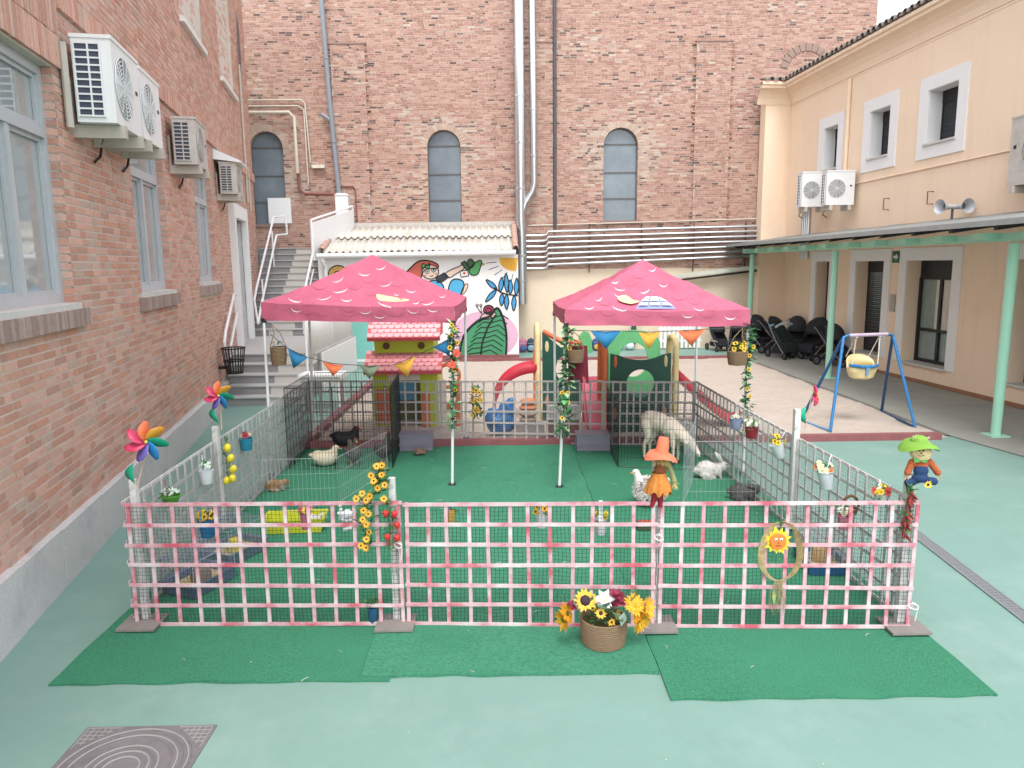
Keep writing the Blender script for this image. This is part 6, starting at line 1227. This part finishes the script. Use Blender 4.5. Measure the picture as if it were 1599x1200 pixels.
ou, ho = ringpts(outer, (2.29, .85), .235); holed(ou, ho, .06, XZ(Y0)).build('front_panel', m_dg, tw)
for x, m in ((1.87, m_or), (2.7, m_cr)): MB().ell((x, Y0-.062, 1.22), (.03, .012, .1), 12, 8).build('grip', m, tw); MB().ell((x, Y0-.062, .35), (.03, .012, .1), 12, 8).build('grip', m_or, tw)
arch_post(1.7, Y0, .03, 1.62, .055, m_or, tw, 'post'); arch_post(2.88, Y0, .03, 1.6, .055, m_cr, tw, 'post')
outer = [(1.83, .5), (2.77, .5), (2.77, 1.45)]+[(2.3+.46*math.cos(a), 1.45+.22*math.sin(a)) for a in [PI*k/14 for k in range(1, 14)]]+[(1.83, 1.45)]
ou, ho = ringpts(outer, (2.3, 1.15), .26, ry=.3); holed(ou, ho, .05, XZ(Y0+.75)).build('back_panel', m_lg, tw); MB().b2(1.72, 1.78, Y0+.1, Y0+.7, .03, 1.35).build('side_panel', m_lg, tw); MB().b2(1.8, 2.78, Y0+.05, Y0+.7, .5, .56).build('floor', m_dg, tw)
sl_ = MB(); n = 14; vs = []
for i in range(n+1):
    u = i/n; x = 2.95+1.05*u; z = .86*(1-u)**1.3+.06+.1*math.sin(PI*u)*.3; vs += [(x, Y0+.1, z+.14), (x, Y0+.14, z), (x, Y0+.56, z), (x, Y0+.6, z+.14)]
sl_.add(vs, [(4*i+j, 4*i+4+j, 4*i+5+j, 4*i+1+j) for i in range(n) for j in range(3)]); o = sl_.build('slide', m_red, tw, smooth=True); o.modifiers.new('t', 'SOLIDIFY').thickness = .04
t1 = thing('climbing_tower', 'dark green climbing tower with a cream arch and a red slide, left of the other', 'play tower', (.95, 13.2, .03)); Y1 = 13.1
outer = [(.72, .03), (1.42, .03), (1.42, 1.25), (1.3, 1.3), (1.05, 1.36), (.85, 1.52), (.72, 1.66)]
ou, ho = ringpts(outer, (1.1, .98), .14, ry=.22); holed(ou, ho, .06, XZ(Y1)).build('front_panel', m_dg, t1)
MB().ell((.8, Y1-.062, 1.38), (.035, .012, .1), 12, 8).build('grip', m_cr, t1); MB().ell((.8, Y1-.062, .4), (.035, .012, .1), 12, 8).build('grip', m_or, t1)
arch_post(.64, Y1, .03, 1.75, .055, m_cr, t1, 'post', .35); MB().b2(.56, .68, Y1+.0, Y1+.06, .03, 1.3).build('post_cover', m_or, t1)
MB().tube([(.75, Y1+.3, 1.62), (1.05, Y1+.3, 1.45), (1.45, Y1+.3, 1.4)], .045, 8).build('rail', m_or, t1, smooth=True); MB().prism([(1.4, 1.2), (1.66, 1.2), (1.66, 1.45), (1.6, 1.58), (1.5, 1.6), (1.42, 1.5)], .06, XZ(Y1+.5)).build('side_arch', m_lg, t1)
for off, m in ((0, m_red),):
    q = MB(); vs = []; n = 14
    for i in range(n+1):
        u = i/n; a = u*PI*.5; x = .62-.8*math.sin(a); z = .1+.85*math.cos(a)**.8 if u < 1 else .1; vs += [(x, Y1-.05, z+.12), (x, Y1, z), (x, Y1+.42, z), (x, Y1+.47, z+.12)]
    q.add(vs, [(4*i+j, 4*i+1+j, 4*i+5+j, 4*i+4+j) for i in range(n) for j in range(3)]); o = q.build('slide', m, t1, smooth=True); o.modifiers.new('t', 'SOLIDIFY').thickness = .05
ps = thing('toy_slide', 'small pink slide between the two climbing towers', 'slide', (1.55, 12.3, .03)); q = MB()
vs = []
for i in range(11): u = i/10; y = 12.9-.75*u; z = .78*(1-u)**1.4+.08; vs += [(1.42, y, z+.1), (1.45, y, z), (1.78, y, z), (1.81, y, z+.1)]
q.add(vs, [(4*i+j, 4*i+4+j, 4*i+5+j, 4*i+1+j) for i in range(10) for j in range(3)]); o = q.build('bed', m_pink, ps, smooth=True); o.modifiers.new('t', 'SOLIDIFY').thickness = .04
for x in (1.45, 1.78): MB().bar((x, 12.92, .03), (x, 12.9, .85), .06, .06).build('leg', m_red, ps)
MB().b2(1.45, 1.78, 12.86, 12.92, .3, .8).build('ladder', m_red, ps)
# clutter behind the back trellis
def thing_at(name, label, cat, x, y): return thing(name, label, cat, (x, y, .04))
bb = thing_at('blue_bag', 'crumpled bright blue plastic bag behind the back trellis', 'bag', -.02, 11.95); o = blob('bag', [((0, 0, .2), (.24, .18, .2)), ((.1, 0, .42), (.15, .12, .16)), ((-.14, 0, .28), (.14, .14, .2)), ((.17, -.02, .58), (.08, .07, .07))], .02, mat('blue_plastic', '2f74b4', .3, var=.2, scale=7, bump=1., bscale=14), bb, 2)
for v_ in o.data.vertices: v_.co += v_.normal*.035*mnoise.noise(v_.co*9)
st_ = thing_at('cushion_stack', 'stack of orange and brown round cushions beside the blue bag', 'cushions', .42, 11.95)
for z, r, h in ((.26, .15, 'a8907e'), (.36, .15, 'b49a86'), (.46, .15, 'd88a5a'), (.56, .14, 'd88a5a')): MB().ell((0, 0, z), (r, r*.8, .06), 18, 8).build('cushion', C(h, .8), st_, local=True, smooth=True)
MB().b2(-.22, .26, -.16, .16, 0, .2).build('crate', C('a39c98', .8), st_, local=True)
wc = thing_at('white_crate', 'white slotted plastic crate behind the back trellis', 'crate', .98, 11.9)
for k in range(9): MB().b2(-.25+.058*k, -.222+.058*k, -.15, -.135, .3, .5).build('slat', C('eceae6', .5), wc, local=True)
for z in (.29, .4, .5): MB().b2(-.26, .27, -.155, -.13, z, z+.025).build('rail', C('eceae6', .5), wc, local=True)
MB().b2(-.25, .26, -.12, .15, .28, .49).build('body', C('dcd8d2', .6), wc, local=True); MB().b2(-.26, .27, -.14, .16, 0, .27).build('base', C('93605e', .7), wc, local=True)
pt = thing_at('plastic_table', 'white plastic garden table by the stair landing', 'table', -3.55, 14.6)
MB().b2(-.42, .42, -.3, .3, .66, .7).build('top', m_wmet, pt, local=True); MB().b2(-.38, .38, -.26, .26, .58, .66).build('apron', m_wmet, pt, local=True)
for sx in (-1, 1):
    for sy in (-1, 1): MB().bar((sx*.36, sy*.24, 0), (sx*.34, sy*.22, .6), .06, .05).build('leg', m_wmet, pt, local=True)
# ================================================================== SWING
sw = thing('swing', 'blue framed child swing with a cream bucket seat', 'swing', (6.17, 12.5, .04)); m_blue = mat('blue_tube', '2f7db8', .35, var=.05); m_db = mat('dark_blue_tube', '2a4f7c', .4)
TL, TR = V((5.78, 12.42, 1.56)), V((6.72, 12.62, 1.56)); lg = [V((5.41, 11.9, .04)), V((5.28, 12.79, .04)), V((6.93, 12.09, .04)), V((7.08, 13.5, .04))]
for f, tp, i in ((lg[0], TL, 0), (lg[1], TL, 1), (lg[2], TR, 2), (lg[3], TR, 3)):
    d = (V((6.25, 12.52, 1.58))-tp).normalized(); MB().tube([f, f.lerp(tp, .93), tp+V((0, 0, -.02)), tp+d*.12+V((0, 0, .012))], .026, 10).build('leg', m_blue if i % 2 == 0 else m_db, sw, smooth=True)
MB().tube([TL+V((.1, .02, .01)), TR-V((.1, .02, -.01))], .03, 10).build('top_bar', C('cdb8cc', .5), sw, smooth=True)
MB().bar(lg[0], lg[1], .05, .03).build('foot_bar', C('6a9cc8', .5), sw); MB().bar(lg[2], lg[3], .05, .03).build('foot_bar', m_db, sw)
cS = V((6.17, 12.52, .82)); seat = MB(); prof = []
vs = []; n = 18
for j, (z, r, ry_) in enumerate(((0, .14, .13), (.03, .2, .17), (.12, .235, .19), (.2, .25, .2))):
    for k in range(n): a = 2*PI*k/n; vs.append((cS.x+r*math.cos(a), cS.y+ry_*math.sin(a), cS.z+z))
seat.add(vs, [(j*n+k, j*n+(k+1) % n, (j+1)*n+(k+1) % n, (j+1)*n+k) for j in range(3) for k in range(n)]+[tuple(range(n))[::-1]]); o = seat.build('seat', m_cr, sw, smooth=True); o.modifiers.new('t', 'SOLIDIFY').thickness = .03
q = MB(); vs = []
for k in range(13): a = PI*k/12; vs += [(cS.x+.25*math.cos(a), cS.y+.2*math.sin(a), cS.z+.18), (cS.x+.25*math.cos(a), cS.y+.21*math.sin(a)+.02, cS.z+.18+.22*math.sin(a)**.5)]
q.add(vs, [(2*k, 2*k+2, 2*k+3, 2*k+1) for k in range(12)]); o = q.build('seat_back', m_cr, sw, smooth=True); o.modifiers.new('t', 'SOLIDIFY').thickness = .03
MB().tube([cS+V((-.24, -.06, .24)), cS+V((-.1, -.22, .23)), cS+V((.1, -.22, .23)), cS+V((.24, -.06, .24))], .028, 8).build('safety_bar', m_blue, sw, smooth=True); MB().tube([cS+V((0, -.22, .22)), cS+V((0, -.2, .08))], [.035, .025], 8).build('safety_post', C('8fb0d8', .4), sw, smooth=True)
for sx in (-1, 1):
    tp = TL.lerp(TR, .5+sx*.24); MB().tube([tp, cS+V((sx*.22, -.1, .25))], .009, 6).build('rope', C('dcd4c0', .8), sw); MB().tube([tp, cS+V((sx*.2, .18, .36))], .009, 6).build('rope', C('dcd4c0', .8), sw); MB().lathe([(.02, -.02), (.032, 0), (.02, .02)], tp-V((0, 0, .03)), 10).build('ring', m_galv, sw)
# ================================================================== STROLLERS
m_sb = mat('black_fabric', '2a2b30', .8, var=.2, scale=14, bump=.4, bscale=80); m_sg = mat('charcoal_fabric', '34363c', .8, var=.15, scale=14); m_sd = mat('bottle_green_fabric', '1f2c28', .8, var=.15); m_tyre = C('18181a', .7); m_sf = C('8a8c90', .35, metal=.4)
def stroller(x, y, rz, label, fab, hood=True, s=1., bumper=None, wide=1.):
    t = thing('stroller', label, 'stroller', (x, y, .012), rz, 'strollers parked under the porch'); t.scale = (s*wide, s, s)
    for sx in (-1, 1):
        MB().tube([(sx*.27, -.38, .1), (sx*.26, .1, .52), (sx*.25, .5, .98), (sx*.22, .58, 1.02)], .014, 7).build('frame', m_sf, t, local=True, smooth=True); MB().tube([(sx*.27, .38, .14), (sx*.26, .02, .5)], .013, 7).build('frame', m_sf, t, local=True)
        for yy, r in ((-.4, .095), (.4, .13)):
            w = MB().lathe([(r*.62, -.02), (r*.95, -.024), (r, 0), (r*.95, .024), (r*.62, .02), (r*.62, -.02)], n=20, M=Mx.Translation((sx*.29, yy, r)) @ Mx.Rotation(PI/2, 4, 'Y')).build('wheel', m_tyre, t, local=True, smooth=True); MB().lathe([(0, -.014), (r*.6, -.012), (r*.6, .012), (0, .014)], n=12, M=Mx.Translation((sx*.29, yy, r)) @ Mx.Rotation(PI/2, 4, 'Y')).build('rim', C('55585c', .4), w, local=True)
    MB().tube([(-.22, .58, 1.02), (0, .6, 1.03), (.22, .58, 1.02)], .017, 7).build('handle', m_sb, t, local=True)
    q = MB(); q.add([(-.2, -.3, .42), (.2, -.3, .42), (.21, .08, .46), (-.21, .08, .46), (-.2, .36, .92), (.2, .36, .92), (-.19, -.34, .22), (.19, -.34, .22)], [(0, 1, 2, 3), (3, 2, 5, 4), (6, 7, 1, 0)]); o = q.build('seat', fab, t, local=True); o.modifiers.new('t', 'SOLIDIFY').thickness = .05
    for sx in (-1, 1): o = MB().add([(sx*.22, -.26, .42), (sx*.22, .1, .44), (sx*.22, .36, .9), (sx*.22, .02, .66)], [(0, 1, 2, 3)]).build('side_panel', fab, t, local=True); o.modifiers.new('t', 'SOLIDIFY').thickness = .025
    q = MB(); q.b2(-.2, .2, -.25, .3, .17, .2); q.b2(-.21, -.19, -.27, .32, .17, .34); q.b2(.19, .21, -.27, .32, .17, .34); q.b2(-.2, .2, -.28, -.26, .17, .32); q.build('basket', m_sb, t, local=True)
    if hood:
        vs = []; n = 8
        for i in range(n+1):
            a = -.35+1.75*i/n
            for k in range(9): b_ = PI*k/8; vs.append((.23*math.cos(b_), .2+.42*-math.cos(a)*math.sin(b_)**.6*1.0 if False else .22-.40*math.cos(a+.3)*math.sin(b_)**.5, .72+.42*math.sin(a+.3)*math.sin(b_)**.5))
        q = MB().add(vs, [(i*9+k, i*9+k+1, i*9+k+10, i*9+k+9) for i in range(n) for k in range(8)]); o = q.build('hood', fab, t, local=True, smooth=True); o.modifiers.new('t', 'SOLIDIFY').thickness = .015
    if bumper: MB().tube([(-.2, .2, .9), (-.19, .0, 1.0), (0, -.05, 1.04), (.19, .0, 1.0), (.2, .2, .9)], .035, 8).build('bumper', bumper, t, local=True, smooth=True)
    return t
stroller(8.25, 23.5, .5, 'black hooded stroller against the back wall, leftmost under the porch', m_sb, s=1.0)
stroller(8.55, 22.75, .9, 'black stroller with a blue toy clipped on, second from the back wall', m_sb, s=1.0)
stroller(8.35, 21.65, .25, 'open black stroller with a pale grey bumper, nearest the sand', m_sd, False, 1.0, C('b9bec0', .8))
stroller(9.0, 22.4, -.3, 'charcoal stroller parked behind the open one', m_sg, s=1.02)
stroller(9.05, 21.3, -1.2, 'wide black twin stroller beside the doorway', m_sb, s=1.05, wide=1.35)
stroller(9.1, 19.9, .55, 'charcoal stroller with a round hood behind the swing', m_sg, s=1.0)
stroller(7.0, 23.7, .2, 'dark folded stroller seen below the right gazebo canopy', m_sb, True, .85); stroller(7.6, 23.85, -.4, 'small black stroller between the gazebo and the first green post', m_sb, True, .85)
ty = thing('clip_toy', 'small blue and orange toy clipped to a stroller', 'toy', (8.18, 22.35, .85)); blob('bird', [((0, 0, .06), (.07, .04, .04)), ((.06, 0, .09), (.035, .03, .03)), ((-.07, 0, .08), (.04, .03, .02))], .012, C('8fb8d0', .8), ty); MB().ell((0, 0, -.03), (.035, .03, .035), 10, 8).build('ball', C('e07a4a', .6), ty, local=True, smooth=True); MB().lathe([(.018, -.005), (.028, 0), (.018, .005)], (0, 0, -.1), 12).build('ring', C('e8ecee', .4), ty, local=True)
# ================================================================== BACKPACKS, PICKETS
def backpack(x, y, h1, h2, label, s=1., rz=0., bands=None):
    t = thing('backpack', label, 'backpack', (x, y, .004), rz, 'backpacks along the back wall'); t.scale = (s, s, s)
    blob('body', [((0, 0, .12), (.15, .085, .13)), ((0, 0, .25), (.14, .08, .14)), ((0, .0, .34), (.115, .065, .07))], .018, C(h1, .7, var=.25, scale=14), t, 3); blob('pocket', [((0, -.08, .12), (.11, .045, .09)), ((0, -.08, .16), (.1, .04, .06))], .014, C(h2, .7, var=.15), t, 3)
    for sx in (-1, 1): MB().tube([(sx*.07, .07, .36), (sx*.1, .13, .26), (sx*.09, .1, .08)], .014, 6).build('strap', C('2c2e34', .8), t, local=True)
    MB().tube([(-.03, .03, .39), (0, .03, .43), (.03, .03, .39)], .008, 6).build('handle', C('2c2e34', .8), t, local=True); MB().b2(-.1, .1, -.088, -.083, .265, .272).build('zip', C('d8dade', .4), t, local=True)
for x, h1, h2, l, s, dx in ((816, 'c87a9a', '4a6a9a', 'pink and blue patterned backpack beside the mural edge', 1.1, 0), (829, '2f4858', '8fa8b8', 'dark patterned backpack beside the left tower', 1.1, 0), (917, '3c4450', '8a98a4', 'dark grey backpack left of the row under the right gazebo', 1.1, 0), (931, '2c5a8c', 'd8b04a', 'navy and yellow backpack in the row under the right gazebo', 1., 0), (950, '9cc0d8', 'c8dce8', 'pale blue backpack in the row under the right gazebo', 1.15, 0), (967, '3f74b4', '34445c', 'mid blue backpack in the row under the right gazebo', 1.0, 0), (983, 'a4cfe0', 'e4ecf0', 'light turquoise backpack nearest the green parasol', 1.15, 0)):
    p = OY(x, 545, 24.2); backpack(p.x, 24.2 if x > 850 else 24.0, h1, h2, l, s, rnd(-.3, .3))
pf = thing('picket_fence', 'short white picket fence against the back wall', 'fence', (6.0, 24.35, 0))
for k in range(10): x = 5.2+.14*k; MB().prism([(x, .05), (x+.09, .05), (x+.09, .8), (x+.045, .88), (x, .8)], .02, XZ(24.3)).build('picket', m_wmet, pf)
for z in (.25, .65): MB().b2(5.15, 6.6, 24.3, 24.33, z, z+.07).build('rail', m_wmet, pf)
pa = thing('folded_parasol', 'folded dark green parasol leaning by the back wall', 'parasol', (4.35, 24.3, 0)); MB().lathe([(.03, .1), (.09, .3), (.1, .6), (.06, 1.0), (.02, 1.25), (0, 1.28)], (4.35, 24.3, 0), 10).build('canopy', C('2c5a4c', .8, var=.2), pa, smooth=True); MB().tube([(4.35, 24.3, 0), (4.35, 24.3, 1.4)], .018, 6).build('pole', m_wmet, pa)
